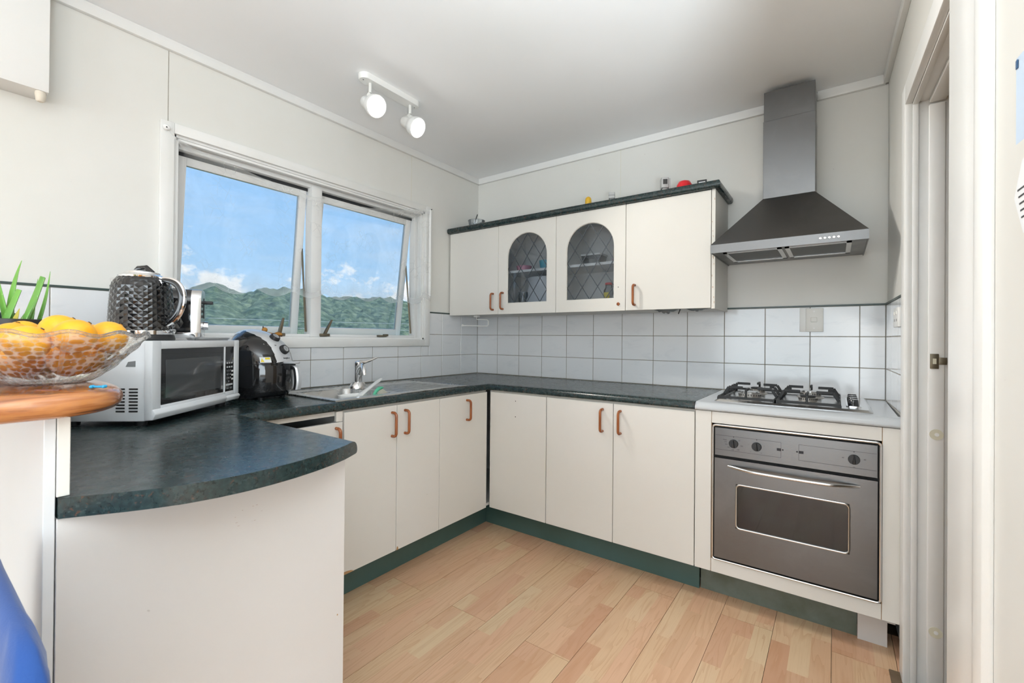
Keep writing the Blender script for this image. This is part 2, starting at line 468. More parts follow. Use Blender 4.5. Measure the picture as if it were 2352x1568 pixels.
# glass types
def thin_glass(name, tint=(1, 1, 1), gloss=0.08, dirt=0.0, dirtscale=4):
    m = bpy.data.materials.new(name); m.use_nodes = True; t = NT(m); t.n.clear()
    out = t.new('OutputMaterial'); tr = t.new('BsdfTransparent'); tr.inputs[0].default_value = (*tint, 1)
    gl = t.new('BsdfGlossy'); gl.inputs['Roughness'].default_value = 0.03
    fr = t.new('Fresnel'); fr.inputs[0].default_value = 1.45
    mx = t.new('MixShader'); t.link(fr.outputs[0], mx.inputs[0]); t.link(tr.outputs[0], mx.inputs[1]); t.link(gl.outputs[0], mx.inputs[2])
    last = mx.outputs[0]
    if dirt:
        df = t.new('BsdfTranslucent'); df.inputs[0].default_value = (0.85, 0.9, 0.95, 1)
        v = t.coord((1, 1, 1)); f = t.noise(v, dirtscale, 6, 0.65, 1.5)
        m2 = t.new('MixShader'); t.link(t.maprange(f, 0.4, 0.8, dirt * 0.25, dirt), m2.inputs[0]); t.link(last, m2.inputs[1]); t.link(df.outputs[0], m2.inputs[2]); last = m2.outputs[0]
    t.link(last, out.inputs[0]); return m
M['pane'] = thin_glass('window_glass', (0.97, 0.99, 0.99), dirt=0.10)
M['cabglass'] = thin_glass('cupboard_glass', (0.86, 0.88, 0.90), dirt=0.10, dirtscale=9)
M['clearpl'] = thin_glass('clear_plastic', (0.93, 0.95, 0.96), dirt=0.35, dirtscale=12)
m = bpy.data.materials.new('cut_crystal'); m.use_nodes = True; t = NT(m); t.n.clear()
out = t.new('OutputMaterial'); tr = t.new('BsdfTransparent'); tr.inputs[0].default_value = (0.96, 0.97, 0.98, 1)
gl = t.new('BsdfGlossy'); gl.inputs['Roughness'].default_value = 0.08
wh = t.new('BsdfDiffuse'); wh.inputs[0].default_value = (0.9, 0.92, 0.94, 1)
wt2 = t.new('BsdfTranslucent'); wt2.inputs[0].default_value = (0.9, 0.92, 0.94, 1)
ww = t.new('MixShader'); ww.inputs[0].default_value = 0.45; t.link(wh.outputs[0], ww.inputs[1]); t.link(wt2.outputs[0], ww.inputs[2])
uvn = t.new('UVMap'); uvn.uv_map = 'UVMap'; mpv = t.new('Mapping'); mpv.inputs['Scale'].default_value = (13, 2.6, 1); t.link(uvn.outputs[0], mpv.inputs[0])
vo = t.new('TexVoronoi'); vo.feature = 'F1'; vo.inputs['Randomness'].default_value = 0.6; t.link(mpv.outputs[0], vo.inputs['Vector'])
wfac = t.maprange(vo.outputs['Distance'], 0.42, 0.66, 0.04, 0.42)
fr = t.new('Fresnel'); fr.inputs[0].default_value = 1.45
m1 = t.new('MixShader'); t.link(fr.outputs[0], m1.inputs[0]); t.link(tr.outputs[0], m1.inputs[1]); t.link(gl.outputs[0], m1.inputs[2])
m2 = t.new('MixShader'); t.link(wfac, m2.inputs[0]); t.link(m1.outputs[0], m2.inputs[1]); t.link(ww.outputs[0], m2.inputs[2])
t.link(m2.outputs[0], out.inputs[0]); M['crystal'] = m
M['rimglass'] = thin_glass('crystal_rim', (0.95, 0.96, 0.97), dirt=0.5, dirtscale=60)
# net curtain
m = bpy.data.materials.new('net_curtain'); m.use_nodes = True; t = NT(m); t.n.clear()
out = t.new('OutputMaterial'); tr = t.new('BsdfTransparent'); df = t.new('BsdfDiffuse'); df.inputs[0].default_value = (0.93, 0.93, 0.92, 1)
tl = t.new('BsdfTranslucent'); tl.inputs[0].default_value = (0.93, 0.94, 0.95, 1)
ds = t.new('MixShader'); ds.inputs[0].default_value = 0.5; t.link(df.outputs[0], ds.inputs[1]); t.link(tl.outputs[0], ds.inputs[2])
uvn = t.new('UVMap'); uvn.uv_map = 'UVMap'; sx = t.new('SeparateXYZ'); t.link(uvn.outputs[0], sx.inputs[0])
hem = t.maprange(sx.outputs[1], 0.16, 0.0, 0.0, 0.32)
hemt = t.maprange(sx.outputs[1], 0.90, 1.0, 0.0, 0.35)
mpv = t.new('Mapping'); mpv.inputs['Scale'].default_value = (26, 14, 1); t.link(uvn.outputs[0], mpv.inputs[0])
vo = t.new('TexVoronoi'); vo.feature = 'DISTANCE_TO_EDGE'; vo.inputs['Scale'].default_value = 1.0; t.link(mpv.outputs[0], vo.inputs['Vector'])
ln = t.maprange(vo.outputs['Distance'], 0.0, 0.05, 0.14, 0.0)
mpn = t.new('Mapping'); mpn.inputs['Scale'].default_value = (7, 4, 1); t.link(uvn.outputs[0], mpn.inputs[0])
gate = t.maprange(t.noise(mpn.outputs[0], 1.0, 2), 0.5, 0.6, 0.0, 1.0)
lace = t.math('MULTIPLY', ln, gate)
tot = t.math('ADD', t.math('ADD', 0.06, lace), t.math('ADD', hem, hemt))
mx = t.new('MixShader'); t.link(tot, mx.inputs[0]); t.link(tr.outputs[0], mx.inputs[1]); t.link(ds.outputs[0], mx.inputs[2])
t.link(mx.outputs[0], out.inputs[0]); M['net'] = m
# forest
m = P('forest', (0.09, 0.14, 0.08), 0.9); t = NT(m)
v = t.coord()
c = t.ramp(t.noise(v, 0.16, 6, 0.7), [(0.34, (0.05, 0.08, 0.055)), (0.5, (0.125, 0.175, 0.105)), (0.66, (0.27, 0.32, 0.19))])
t.link(c, t.b.inputs['Base Color']); M['forest'] = m
M['meadow'] = paint('meadow', (0.20, 0.28, 0.10), 0.9, 0.4, 0.1)
M['wire'] = P('power_wire', (0.75, 0.76, 0.77), 0.4)

# ================================================================== the room
CEIL = 2.455
YB = -9.5            # living area end
XD = 6.0             # living area far side
XH = 3.4             # hall
TH = math.radians(1.43)
# window opening in the left wall
WY0, WY1, WZ0, WZ1 = -2.057, -0.575, 1.167, 2.06
DY0, DY1, DZ0, DZ1 = -7.0, -3.4, 0.75, 2.15
mb = MB()
X0, X1 = -0.12, -0.006
for (a, b, z0, z1) in ((WY1, 0.12, 0, CEIL), (WY0, WY1, 0, WZ0), (WY0, WY1, WZ1, CEIL), (YB, WY0, 0, CEIL)):
    mb.box(X0, X1, a, b, z0, z1)
wall_left = struct('wall_left', mb, M['wall'])
wall_back = struct('wall_back', B(-0.006, 2.75, 0.006, 0.12, 0, CEIL), M['wall'])
ceiling = struct('ceiling', B(-0.12, XD + 0.1, YB - 0.1, 1.2, CEIL, CEIL + 0.08), M['ceiling'])
# right wall, very slightly out of square, with a doorway
T0, T1, HZ = 0.722, 1.335, 1.985      # doorway along the wall, head height
wall_right = bpy.data.objects.new('wall_right', None)
mR = Matrix.Translation((2.535, 0, 0)) @ Matrix.Rotation(TH, 4, 'Z')
def right(name, mb, mat, parent=None, **k):
    return obj(name, mb, mat, parent, matrix=mR, **k)
mb = MB().box(0.006, 0.11, -T0 + 0.0205, 0.0, 0, CEIL)
mb.box(0.006, 0.11, -2.3, -T1 - 0.0155, 0, CEIL)
mb.box(0.006, 0.11, -T1 - 0.0155, -T0 + 0.0205, HZ + 0.0305, CEIL)
bpy.data.objects.remove(wall_right)
wall_right = right('wall_right', mb, M['wall']); wall_right['kind'] = 'structure'
# dining room beyond the kitchen
struct('wall_return', B(2.60, XD, -2.36, -2.28, 0, CEIL), M['wall'])
struct('wall_dining', MB().box(XD, XD + 0.1, YB, DY0, 0, CEIL).box(XD, XD + 0.1, DY1, 1.2, 0, CEIL).box(XD, XD + 0.1, DY0, DY1, 0, DZ0).box(XD, XD + 0.1, DY0, DY1, DZ1, CEIL), M['wall'])
mb = MB().box(-0.12, 0.05, YB - 0.1, YB, 0, CEIL).box(5.15, XD + 0.1, YB - 0.1, YB, 0, CEIL).box(0.05, 5.15, YB - 0.1, YB, 2.2, CEIL).box(0.05, 5.15, YB - 0.1, YB, 0, 0.05)
struct('wall_end', mb, M['wall'])
# hall seen through the doorway
struct('wall_hall', B(2.75, XH, 1.0, 1.1, 0, CEIL), M['tan'])
struct('wall_hall_side', B(3.28, 3.395, -2.27, 1.0, 0, CEIL), M['tan'])

# floor slab and laminate planks
floor = struct('floor', B(-0.1, XD + 0.1, YB - 0.1, 1.2, -0.06, -0.008), M['oldwood'])
PW, PL = 0.1948, 1.29
me_full = None
def plank_mesh(length):
    o = MB().box(0.0008, PW - 0.0008, 0.0008, length - 0.0008, -0.008, 0.0)
    return o
cols = [0.58 + PW * i for i in range(-3, 12)]
proto = {}
for ci, x in enumerate(cols):
    k = round((x - 0.58) / PW)
    y_butt = -1.31 if k % 2 == 0 else -0.665
    ys = y_butt - 4 * PL
    while ys < -0.4:
        y1 = min(ys + PL, -0.40)
        y0 = max(ys, YB)
        if y1 - y0 > 0.05 and y1 > -3.3 and (x + PW > 0.45 or y0 < -2.7) and (x < 2.6 or y1 < -2.2):
            ln = round(y1 - y0, 3)
            if ln not in proto:
                o = obj('plank', plank_mesh(ln), M['plank'], floor, w=False)
                proto[ln] = o.data
            else:
                o = bpy.data.objects.new('plank', proto[ln]); COL.objects.link(o); o.parent = floor
            o.location = (x, y0, 0)
        ys += PL
dn = MB().box(0.0, 2.92, YB, -3.85, -0.008, -0.0008).box(2.92, XD, YB, -2.36, -0.008, -0.0008)
obj('dining_boards', dn, M['plank'], floor)
# worn timber threshold at the doorway
right('threshold', MB().box(-0.05, 0.12, -T1 - 0.03, -T0 + 0.06, -0.004, 0.006), M['oldwood'], wall_right, bevel=0.002)

# cornice battens
trims = [('trim_1', MB().box(-0.006, 0.014, YB, 0.0, 2.41, CEIL)), ('trim_2', MB().box(0.0, 2.03, -0.014, 0.006, 2.41, CEIL).box(2.26, 2.53, -0.014, 0.006, 2.41, CEIL))]
for nme, mb in trims: struct(nme, mb, M['trim'], bevel=0.002)
o = right('trim_3', MB().box(-0.014, 0.006, -2.28, -0.014, 2.41, CEIL), M['trim'], bevel=0.002); o['kind'] = 'structure'
# sheet joints of the wall lining
obj('lining_joint', B(-0.0065, -0.0052, -2.0765, -2.0745, 2.09, 2.41), M['grout'], wall_left)
obj('lining_joint', B(-0.0065, -0.0054, -0.7015, -0.7, 2.11, 2.41), M['gold_d'], wall_left)
obj('lining_joint', B(1.198, 1.1992, 0.0052, 0.0065, 2.0, 2.41), M['gold_d'], wall_back)

# ------------------------------------------------------------------ wall tiles (200 x 150), each one a piece
TW, R0, R1, R2, R3 = 0.203, 0.902, 1.0513, 1.2038, 1.3560
rows = [(R0, R1), (R1, R2), (R2, R3)]
G = 0.0016
tile_cache = {}
def tile(parent, wdt, hgt, place):
    key = (round(wdt, 4), round(hgt, 4))
    if key not in tile_cache:
        o = obj('tile', MB().box(0, wdt, 0, 0.006, 0, hgt), M['tile'], parent, w=False, bevel=0.0012, seg=1)
        tile_cache[key] = o.data
    else:
        o = bpy.data.objects.new('tile', tile_cache[key]); COL.objects.link(o); o.parent = parent
    o.matrix_basis = wm(parent).inverted() @ place
# back wall: face at y = 0
xs = [0.001] + [0.2034 + TW * i for i in range(12)] + [2.5349]
for z0, z1 in rows:
    for a, b in zip(xs[:-1], xs[1:]):
        if b - a < 0.03: continue
        tile(wall_back, b - a - 2 * G, z1 - z0 - 2 * G, Matrix.Translation((a + G, 0.0, z0 + G)))
obj('grout_bed', B(0, 2.535, 0.0022, 0.0058, 0.90, 1.358), M['grout'], wall_back)
# window wall: face at x = 0, around the window
ys = [0.0] + [-(0.196 + TW * i) for i in range(13)]
Rz = Matrix.Rotation(PI / 2, 4, 'Z')      # local x -> +y, local y -> -x
SILL_B = 1.122
for z0, z1 in rows:
    for a, b in zip(ys[:-1], ys[1:]):
        lo, hi = b, a
        if z1 <= SILL_B or lo >= -0.532 or hi <= -2.105:
            segs = [(lo, hi, z0, z1)]
        elif z0 < SILL_B:
            segs = []
            if lo < -0.532 < hi: segs = [(-0.532, hi, z0, z1), (lo, -0.532, z0, SILL_B)]
            elif lo < -2.105 < hi: segs = [(lo, -2.105, z0, z1), (-2.105, hi, z0, SILL_B)]
            else: segs = [(lo, hi, z0, SILL_B)]
        else:
            segs = []
            if lo < -0.532 < hi: segs = [(-0.532, hi, z0, z1)]
            elif lo < -2.105 < hi: segs = [(lo, -2.105, z0, z1)]
        for (p, q, s0, s1) in segs:
            if q - p < 0.015 or s1 - s0 < 0.015: continue
            tile(wall_left, q - p - 2 * G, s1 - s0 - 2 * G, Matrix.Translation((0.0, p + G, s0 + G)) @ Rz)
mb = MB().box(-0.0058, -0.0022, -2.64, 0, 0.90, SILL_B - 0.002).box(-0.0058, -0.0022, -0.53, 0, SILL_B - 0.002, 1.358).box(-0.0058, -0.0022, -2.64, -2.107, SILL_B - 0.002, 1.358)
obj('grout_bed', mb, M['grout'], wall_left)
# right wall tiles
tt = [0.004, 0.2, 0.403, 0.606, 0.645]
for z0, z1 in rows:
    for a, b in zip(tt[:-1], tt[1:]):
        tile(wall_right, b - a - 2 * G, z1 - z0 - 2 * G, mR @ Matrix.Translation((0, -a - G, z0 + G)) @ Matrix.Rotation(-PI / 2, 4, 'Z'))
right('grout_bed', MB().box(0.0022, 0.0058, -0.645, 0, 0.90, 1.358), M['grout'], wall_right)
# green top trim of the tiling
obj('tile_trim', B(-0.006, 0.003, -0.532, 0, R3, R3 + 0.008), M['green_edge'], wall_left)
obj('tile_trim', B(-0.006, 0.003, -2.64, -2.105, R3, R3 + 0.008), M['green_edge'], wall_left)
obj('tile_trim', B(0, 2.535, -0.003, 0.006, R3, R3 + 0.008), M['green_edge'], wall_back)
right('tile_trim', MB().box(-0.003, 0.006, -0.645, 0, R3, R3 + 0.008), M['green_edge'], wall_right)

# ------------------------------------------------------------------ kitchen window
win = struct('window_1', MB().add([], []).box(-0.118, -0.0065, WY0 - 0.0, WY0 + 0.012, WZ0, WZ1).box(-0.118, -0.0065, WY1 - 0.012, WY1, WZ0, WZ1)
             .box(-0.118, -0.0065, WY0, WY1, WZ1 - 0.012, WZ1).box(-0.118, -0.0065, WY0, WY1, WZ0, WZ0 + 0.012), M['trim'])
# casing boards on the wall
CA, CB_, CZ0, CZ1 = -2.105, -0.532, 1.122, 2.102
for nm, q in (('casing', (CA, WY0 + 0.002, CZ0, CZ1)), ('casing', (WY1 - 0.002, CB_, CZ0, CZ1)), ('casing', (WY0 + 0.002, WY1 - 0.002, CZ0, WZ0 + 0.002)), ('casing', (WY0 + 0.002, WY1 - 0.002, WZ1 - 0.002, CZ1))):
    obj(nm, B(-0.006, 0.010, q[0], q[1], q[2], q[3]), M['trim_worn'], win, bevel=0.002)
# inner bead, stepped
for q in ((WY0 + 0.012, WY0 + 0.024, WZ0 + 0.012, WZ1 - 0.012), (WY1 - 0.024, WY1 - 0.012, WZ0 + 0.012, WZ1 - 0.012), (WY0 + 0.012, WY1 - 0.012, WZ1 - 0.024, WZ1 - 0.012)):
    obj('bead', B(-0.04, -0.012, *q), M['trim'], win, bevel=0.002)
# aluminium outer frame
AY0, AY1, AZ0, AZ1 = WY0 + 0.012, WY1 - 0.012, WZ0 + 0.012, WZ1 - 0.012
for q in ((AY0, AY0 + 0.028, AZ0, AZ1), (AY1 - 0.028, AY1, AZ0, AZ1), (AY0 + 0.028, AY1 - 0.028, AZ1 - 0.028, AZ1), (AY0 + 0.028, AY1 - 0.028, AZ0, AZ0 + 0.016)):
    obj('frame', B(-0.117, -0.062, *q), M['alum'], win, bevel=0.002)
obj('mullion', B(-0.117, -0.05, -1.388, -1.326, AZ0, AZ1 - 0.02), M['alum'], win, bevel=0.003)
for (a, b) in ((AY0 + 0.028, -1.388), (-1.326, AY1 - 0.028)):
    obj('seal', B(-0.108, -0.095, a, b, AZ1 - 0.044, AZ1 - 0.026), M['aldark'], win)
# two awning sashes hung at the top, pushed out at the bottom
SZ1 = AZ1 - 0.036
def sash(a, b, ang):
    hz = SZ1; L_ = hz - (AZ0 + 0.006)
    mat = Matrix.Translation((-0.098, 0, hz)) @ Matrix.Rotation(ang, 4, 'Y')
    s = obj('sash', MB().box(-0.03, 0.0, a, a + 0.04, -L_, 0).box(-0.03, 0.0, b - 0.04, b, -L_, 0).box(-0.03, 0.0, a + 0.04, b - 0.04, -0.045, 0).box(-0.03, 0.0, a + 0.04, b - 0.04, -L_, -L_ + 0.045), M['alum'], win, matrix=mat, bevel=0.002)
    obj('pane', MB().box(-0.018, -0.014, a + 0.036, b - 0.036, -L_ + 0.04, -0.04), M['pane'], s, matrix=mat)
    for yy in (a - 0.003, b - 0.009):
        p0 = mat @ Vector((-0.012, yy + 0.006, -0.30)); p1 = Vector((-0.09, yy + 0.006, AZ0 + 0.03))
        obj('stay', MB().tube([p0, p1], 0.006, 6), M['stay'], s)
    return s
sash(AY0 + 0.032, -1.391, 0.105)
sash(-1.323, AY1 - 0.032, 0.13)
# wedge fasteners on the bottom frame
for yy, lean in ((-1.575, 0.02), (-1.315, 0.045)):
    h = obj('fastener', MB().box(-0.072, -0.03, yy - 0.02, yy + 0.035, AZ0 + 0.004, AZ0 + 0.02), M['stay'], win, bevel=0.003)
    obj('lever', MB().loft([[(-0.05 + dx * w, yy + 0.012 + k * lean + dy * w, AZ0 + 0.016 + k * 0.085) for dx, dy in ((-1, -1), (1, -1), (1, 1), (-1, 1))] for k, w in ((0, 0.008), (0.5, 0.0075), (1, 0.005))]), M['stay'], h, bevel=0.001)
obj('fastener', MB().box(-0.068, -0.036, -0.93, -0.87, AZ0 + 0.004, AZ0 + 0.016).box(-0.06, -0.03, -0.885, -0.862, AZ0 + 0.008, AZ0 + 0.022), M['stay'], win, bevel=0.002)

# dining window (behind the camera, in the far side wall)
win2 = struct('window_2', MB().box(XD + 0.01, XD + 0.09, DY0, DY0 + 0.04, DZ0, DZ1).box(XD + 0.01, XD + 0.09, DY1 - 0.04, DY1, DZ0, DZ1).box(XD + 0.01, XD + 0.09, DY0, DY1, DZ0, DZ0 + 0.04).box(XD + 0.01, XD + 0.09, DY0, DY1, DZ1 - 0.04, DZ1).box(XD + 0.02, XD + 0.07, (DY0 + DY1) / 2 - 0.02, (DY0 + DY1) / 2 + 0.02, DZ0, DZ1), M['alum'])
# glazed doors at the end of the dining room
mb = MB()
for xx in (0.05, 1.30, 2.56, 3.82, 5.09): mb.box(xx, xx + 0.06, YB - 0.08, YB - 0.03, 0.05, 2.2)
door2 = struct('door_2', mb.box(0.05, 5.15, YB - 0.08, YB - 0.03, 2.14, 2.2).box(0.05, 5.15, YB - 0.08, YB - 0.03, 0.05, 0.11), M['alum'])

# ------------------------------------------------------------------ doorway lining and casings
door1 = right('door_1', MB().box(0.0, 0.016, -T0 - 0.004, -T0 + 0.02, 0, HZ + 0.03), M['trim_worn'], None, bevel=0.001); door1['kind'] = 'structure'
right('casing', MB().box(-0.02, 0.0, -T0 - 0.002, -T0 + 0.072, 0, HZ + 0.09), M['trim_worn'], door1, bevel=0.003)
right('jamb', MB().box(0.016, 0.098, -T0 + 0.006, -T0 + 0.02, 0, HZ + 0.03), M['trim_worn'], door1, bevel=0.001)
right('door_stop', MB().box(0.042, 0.083, -T0 - 0.008, -T0 + 0.006, 0, HZ), M['trim_worn'], door1, bevel=0.003)
right('jamb_edge', MB().box(0.083, 0.093, -T0 - 0.0, -T0 + 0.006, 0, HZ), M['trim_worn'], door1, bevel=0.001)
# head
right('head_casing', MB().box(-0.02, 0.0, -T1 - 0.08, -T0 - 0.002, HZ + 0.018, HZ + 0.09), M['trim'], door1, bevel=0.003)
right('head', MB().box(0.0, 0.016, -T1, -T0 - 0.004, HZ + 0.012, HZ + 0.03), M['trim'], door1, bevel=0.001)
right('head', MB().box(0.0162, 0.098, -T1, -T0 + 0.0055, HZ + 0.02, HZ + 0.03), M['trim'], door1, bevel=0.001)
right('head_stop', MB().box(0.042, 0.083, -T1, -T0 - 0.008, HZ + 0.004, HZ + 0.02), M['trim'], door1, bevel=0.003)
# near side: wide casing and board
right('casing', MB().prism([(-0.013, -T1), (-0.017, -T1 - 0.02), (-0.018, -T1 - 0.12), (-0.0155, -T1 - 0.165), (-0.010, -T1 - 0.190), (-0.010, -T1 - 0.205), (0.006, -T1 - 0.205), (0.006, -T1)], 0, HZ + 0.09), M['trim'], door1, bevel=0.002, smooth=True)
right('casing', MB().prism([(-0.014, -T1 - 0.205), (-0.014, -T1 - 0.220), (-0.009, -T1 - 0.245), (0.000, -T1 - 0.252), (0.006, -T1 - 0.252), (0.006, -T1 - 0.205)], 0, HZ + 0.2), M['trim'], door1, bevel=0.0015, smooth=True)
right('jamb', MB().box(0.006, 0.098, -T1 - 0.015, -T1, 0, HZ + 0.03), M['trim'], door1)
# striker plate and filler spots on the stop
st = right('striker_plate', MB().box(0.046, 0.068, -T0 - 0.0105, -T0 - 0.0075, 1.092, 1.142).box(0.068, 0.088, -T0 - 0.0105, -T0 - 0.0075, 1.106, 1.13), M['stay'], door1, bevel=0.0006)
right('latch_hole', MB().box(0.053, 0.062, -T0 - 0.0112, -T0 - 0.0100, 1.108, 1.126), M['puttyspot'], st)
for z in (0.872, 0.212):
    q = right('filler_spot', MB().lathe([(0.001, 0), (0.018, 0), (0.018, 0.0012), (0.001, 0.0012)], 20, (0.063, -T0 - 0.0078, z), (0, -1, 0)), M['puttyspot'], door1)
    right('screw_head', MB().lathe([(0.001, 0), (0.006, 0), (0.006, 0.001), (0.001, 0.001)], 12, (0.064, -T0 - 0.009, z), (0, -1, 0)), M['wplastic'], q)
# batten stub above the tiling beside the casing, skirting stub
right('hook_strip', MB().box(-0.012, 0.0, -0.64, -0.625, 1.92, 1.99), M['trim'], wall_right)
q = right('trim_4', MB().box(-0.012, 0.006, -T0 + 0.072, -0.60, 0.0, 0.10), M['trim_worn']); q['kind'] = 'structure'

# ================================================================== base cabinets
FR = 0.613          # front plane of the doors
DB, DT = 0.148, 0.853
WB = 0.864          # underside of the worktop
def bow_handle(parent, base, nrm, length=0.112, name='handle', mat=None):
    # a bent rod handle: base = middle of the handle on the door face, nrm = outward normal
    n = Vector(nrm); z = Vector((0, 0, 1)); b = Vector(base); h = length / 2; d = 0.032; r = 0.016
    pts = [b + z * h - n * 0.002, b + z * h + n * (d - r)]
    for k in range(1, 5):
        a = k / 5 * PI / 2
        pts.append(b + z * (h - r + r * math.cos(a)) + n * (d - r + r * math.sin(a)))
    pts.append(b + z * (h - r) + n * d)
    low = [Vector((p.x, p.y, 2 * b.z - p.z)) for p in pts[::-1]]
    return obj(name, MB().tube(pts + low, 0.0068, 10), mat or M['handle'], parent, smooth=True)

def carcass(parent, x0, x1, y0, y1, z0, z1, open_side):
    t = 0.016; mb = MB()
    mb.box(x0, x1, y0, y1, z0, z0 + t)
    if open_side == 'x':
        mb.box(x0, x1, y0, y0 + t, z0 + t, z1).box(x0, x1, y1 - t, y1, z0 + t, z1).box(x0, x0 + 0.006, y0 + t, y1 - t, z0 + t, z1)
    else:
        mb.box(x0, x0 + t, y0, y1, z0 + t, z1).box(x1 - t, x1, y0, y1, z0 + t, z1).box(x0 + t, x1 - t, y1 - 0.006, y1, z0 + t, z1)
    return obj('carcass', mb, M['cab_in'], parent)

def door_x(parent, y0, y1, z0=DB, z1=DT, name='door'):
    return obj(name, B(FR - 0.017, FR, y0 + 0.0016, y1 - 0.0016, z0, z1), M['cab'], parent, bevel=0.0012, seg=1)
def door_y(parent, x0, x1, z0=DB, z1=DT, name='door'):
    return obj(name, B(x0 + 0.0016, x1 - 0.0016, -FR, -FR + 0.017, z0, z1), M['cab'], parent, bevel=0.0012, seg=1)
def chip(parent, pts, x=None, y=None):
    mb = MB()
    if x is not None: mb.prism(pts, x - 0.0001, x + 0.0006, 'x')
    else: mb.prism(pts, y - 0.0006, y + 0.0001, 'y')
    return obj('chipped_edge', mb, M['edge'], parent)

# run under the window
c = thing('base_cabinet', 'cream base cabinet with a dark open slot above its door, beside the peninsula', 'cabinet', (0.3, -1.83, 0.15))
carcass(c, 0.005, FR - 0.018, -2.04, -1.618, DB, WB - 0.002, 'x')
obj('rail', B(FR - 0.035, FR - 0.018, -2.022, -1.636, 0.842, WB - 0.002), M['cab'], c)
obj('side_post', B(FR - 0.018, FR - 0.004, -1.652, -1.622, 0.818, WB - 0.003), M['cab'], c)
d = door_x(c, -2.02, -1.622, DB, 0.815)
bow_handle(d, (FR, -1.655, 0.735), (1, 0, 0))
c = thing('sink_cabinet', 'cream double door base cabinet under the sink', 'cabinet', (0.3, -1.33, 0.15))
carcass(c, 0.005, FR - 0.018, -1.617, -1.035, DB, 0.70, 'x')
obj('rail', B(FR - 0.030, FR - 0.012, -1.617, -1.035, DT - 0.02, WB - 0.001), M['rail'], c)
d = door_x(c, -1.617, -1.326); bow_handle(d, (FR, -1.357, 0.764), (1, 0, 0))
chip(d, [(-1.613, DB), (-1.56, DB), (-1.575, DB + 0.008), (-1.595, DB + 0.012), (-1.613, DB + 0.013)], x=FR)
d = door_x(c, -1.326, -1.034); bow_handle(d, (FR, -1.277, 0.766), (1, 0, 0))
chip(d, [(-1.324, DB), (-1.310, DB), (-1.313, DB + 0.014), (-1.319, DB + 0.018)], x=FR)
c = thing('base_cabinet', 'narrow cream single door base cabinet in the corner under the draining board', 'cabinet', (0.3, -0.7, 0.15))
carcass(c, 0.005, FR - 0.018, -1.033, -0.008, DB, WB - 0.002, 'x')
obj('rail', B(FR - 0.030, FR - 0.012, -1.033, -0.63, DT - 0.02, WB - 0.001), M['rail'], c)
d = door_x(c, -1.034, -0.629); bow_handle(d, (FR, -0.817, 0.766), (1, 0, 0))
# run along the back wall
c = thing('base_cabinet', 'cream corner cabinet panel with two screw holes and no handle', 'cabinet', (0.8, -0.3, 0.15))
carcass(c, 0.61, 1.022, -FR + 0.018, -0.008, DB, WB - 0.002, 'y')
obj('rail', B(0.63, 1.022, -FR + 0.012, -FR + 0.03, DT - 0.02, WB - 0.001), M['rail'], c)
d = door_y(c, 0.6225, 1.024)
for z in (0.812, 0.72): obj('screw_hole', MB().lathe([(0.0005, 0), (0.003, 0), (0.003, 0.0006), (0.0005, 0.0006)], 10, (0.8135, -FR, z), (0, -1, 0)), M['dark'], d)
c = thing('base_cabinet', 'cream double door base cabinet beside the oven with two brown handles', 'cabinet', (1.42, -0.3, 0.15))
carcass(c, 1.024, 1.818, -FR + 0.018, -0.008, DB, WB - 0.002, 'y')
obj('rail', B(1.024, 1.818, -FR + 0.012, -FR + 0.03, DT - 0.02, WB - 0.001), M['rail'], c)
d = door_y(c, 1.0255, 1.4225); bow_handle(d, (1.3645, -FR, 0.763), (0, -1, 0))
d = door_y(c, 1.4225, 1.819); bow_handle(d, (1.4615, -FR, 0.763), (0, -1, 0))
# oven housing
oc = thing('oven_cabinet', 'cream oven housing with plain side strips under the grey benchtop', 'cabinet', (2.18, -0.3, 0.15))
obj('carcass', MB().box(1.820, 1.836, -FR + 0.018, -0.008, DB, WB - 0.002).box(2.516, 2.532, -FR + 0.018, -0.008, DB, WB - 0.002).box(1.836, 2.516, -FR + 0.018, -0.008, DB, DB + 0.016), M['cab_in'], oc)
obj('side_strip', B(1.8215, 1.8895, -FR, -FR + 0.017, DB, WB - 0.002), M['cab'], oc, bevel=0.001, seg=1)
obj('side_strip', B(2.4850, 2.5455, -FR, -FR + 0.017, DB, WB - 0.002), M['cab'], oc, bevel=0.001, seg=1)
obj('top_strip', B(1.8915, 2.4830, -FR, -FR + 0.017, 0.811, WB - 0.002), M['cab'], oc, bevel=0.001, seg=1)
obj('bottom_strip', B(1.8915, 2.4830, -FR, -FR + 0.017, DB, 0.206), M['cab'], oc, bevel=0.001, seg=1)
for x in (1.8905, 2.4840): obj('joint', B(x - 0.0008, x + 0.0008, -FR + 0.004, -FR + 0.012, DB, WB - 0.003), M['edge'], oc)

# kickboards
k = obj('kickboard', B(0.498, 0.514, -2.04, -0.49, 0.0, DB - 0.001), M['kick']); tag(k, 'dark green kickboard under the sink run of cabinets', 'kickboard')
k = obj('kickboard', B(0.5150, 1.818, -0.5085, -0.4925, 0.0, DB - 0.001), M['kick']); tag(k, 'dark green kickboard under the corner panel and double door cabinet', 'kickboard')
k = obj('kickboard', B(1.822, 2.415, -0.4950, -0.479, 0.0, DB - 0.001), M['kick_dirty']); tag(k, 'grimy grey-green kickboard below the oven', 'kickboard')
k = obj('kick_block', MB().prism([(2.4165, 0.0), (2.508, 0.0), (2.508, 0.095), (2.532, 0.095), (2.532, DB - 0.001), (2.4165, DB - 0.001)], -0.512, -0.485, 'y'), M['panel']); tag(k, 'small white notched filler block at the end of the kickboards by the doorway', 'filler block')

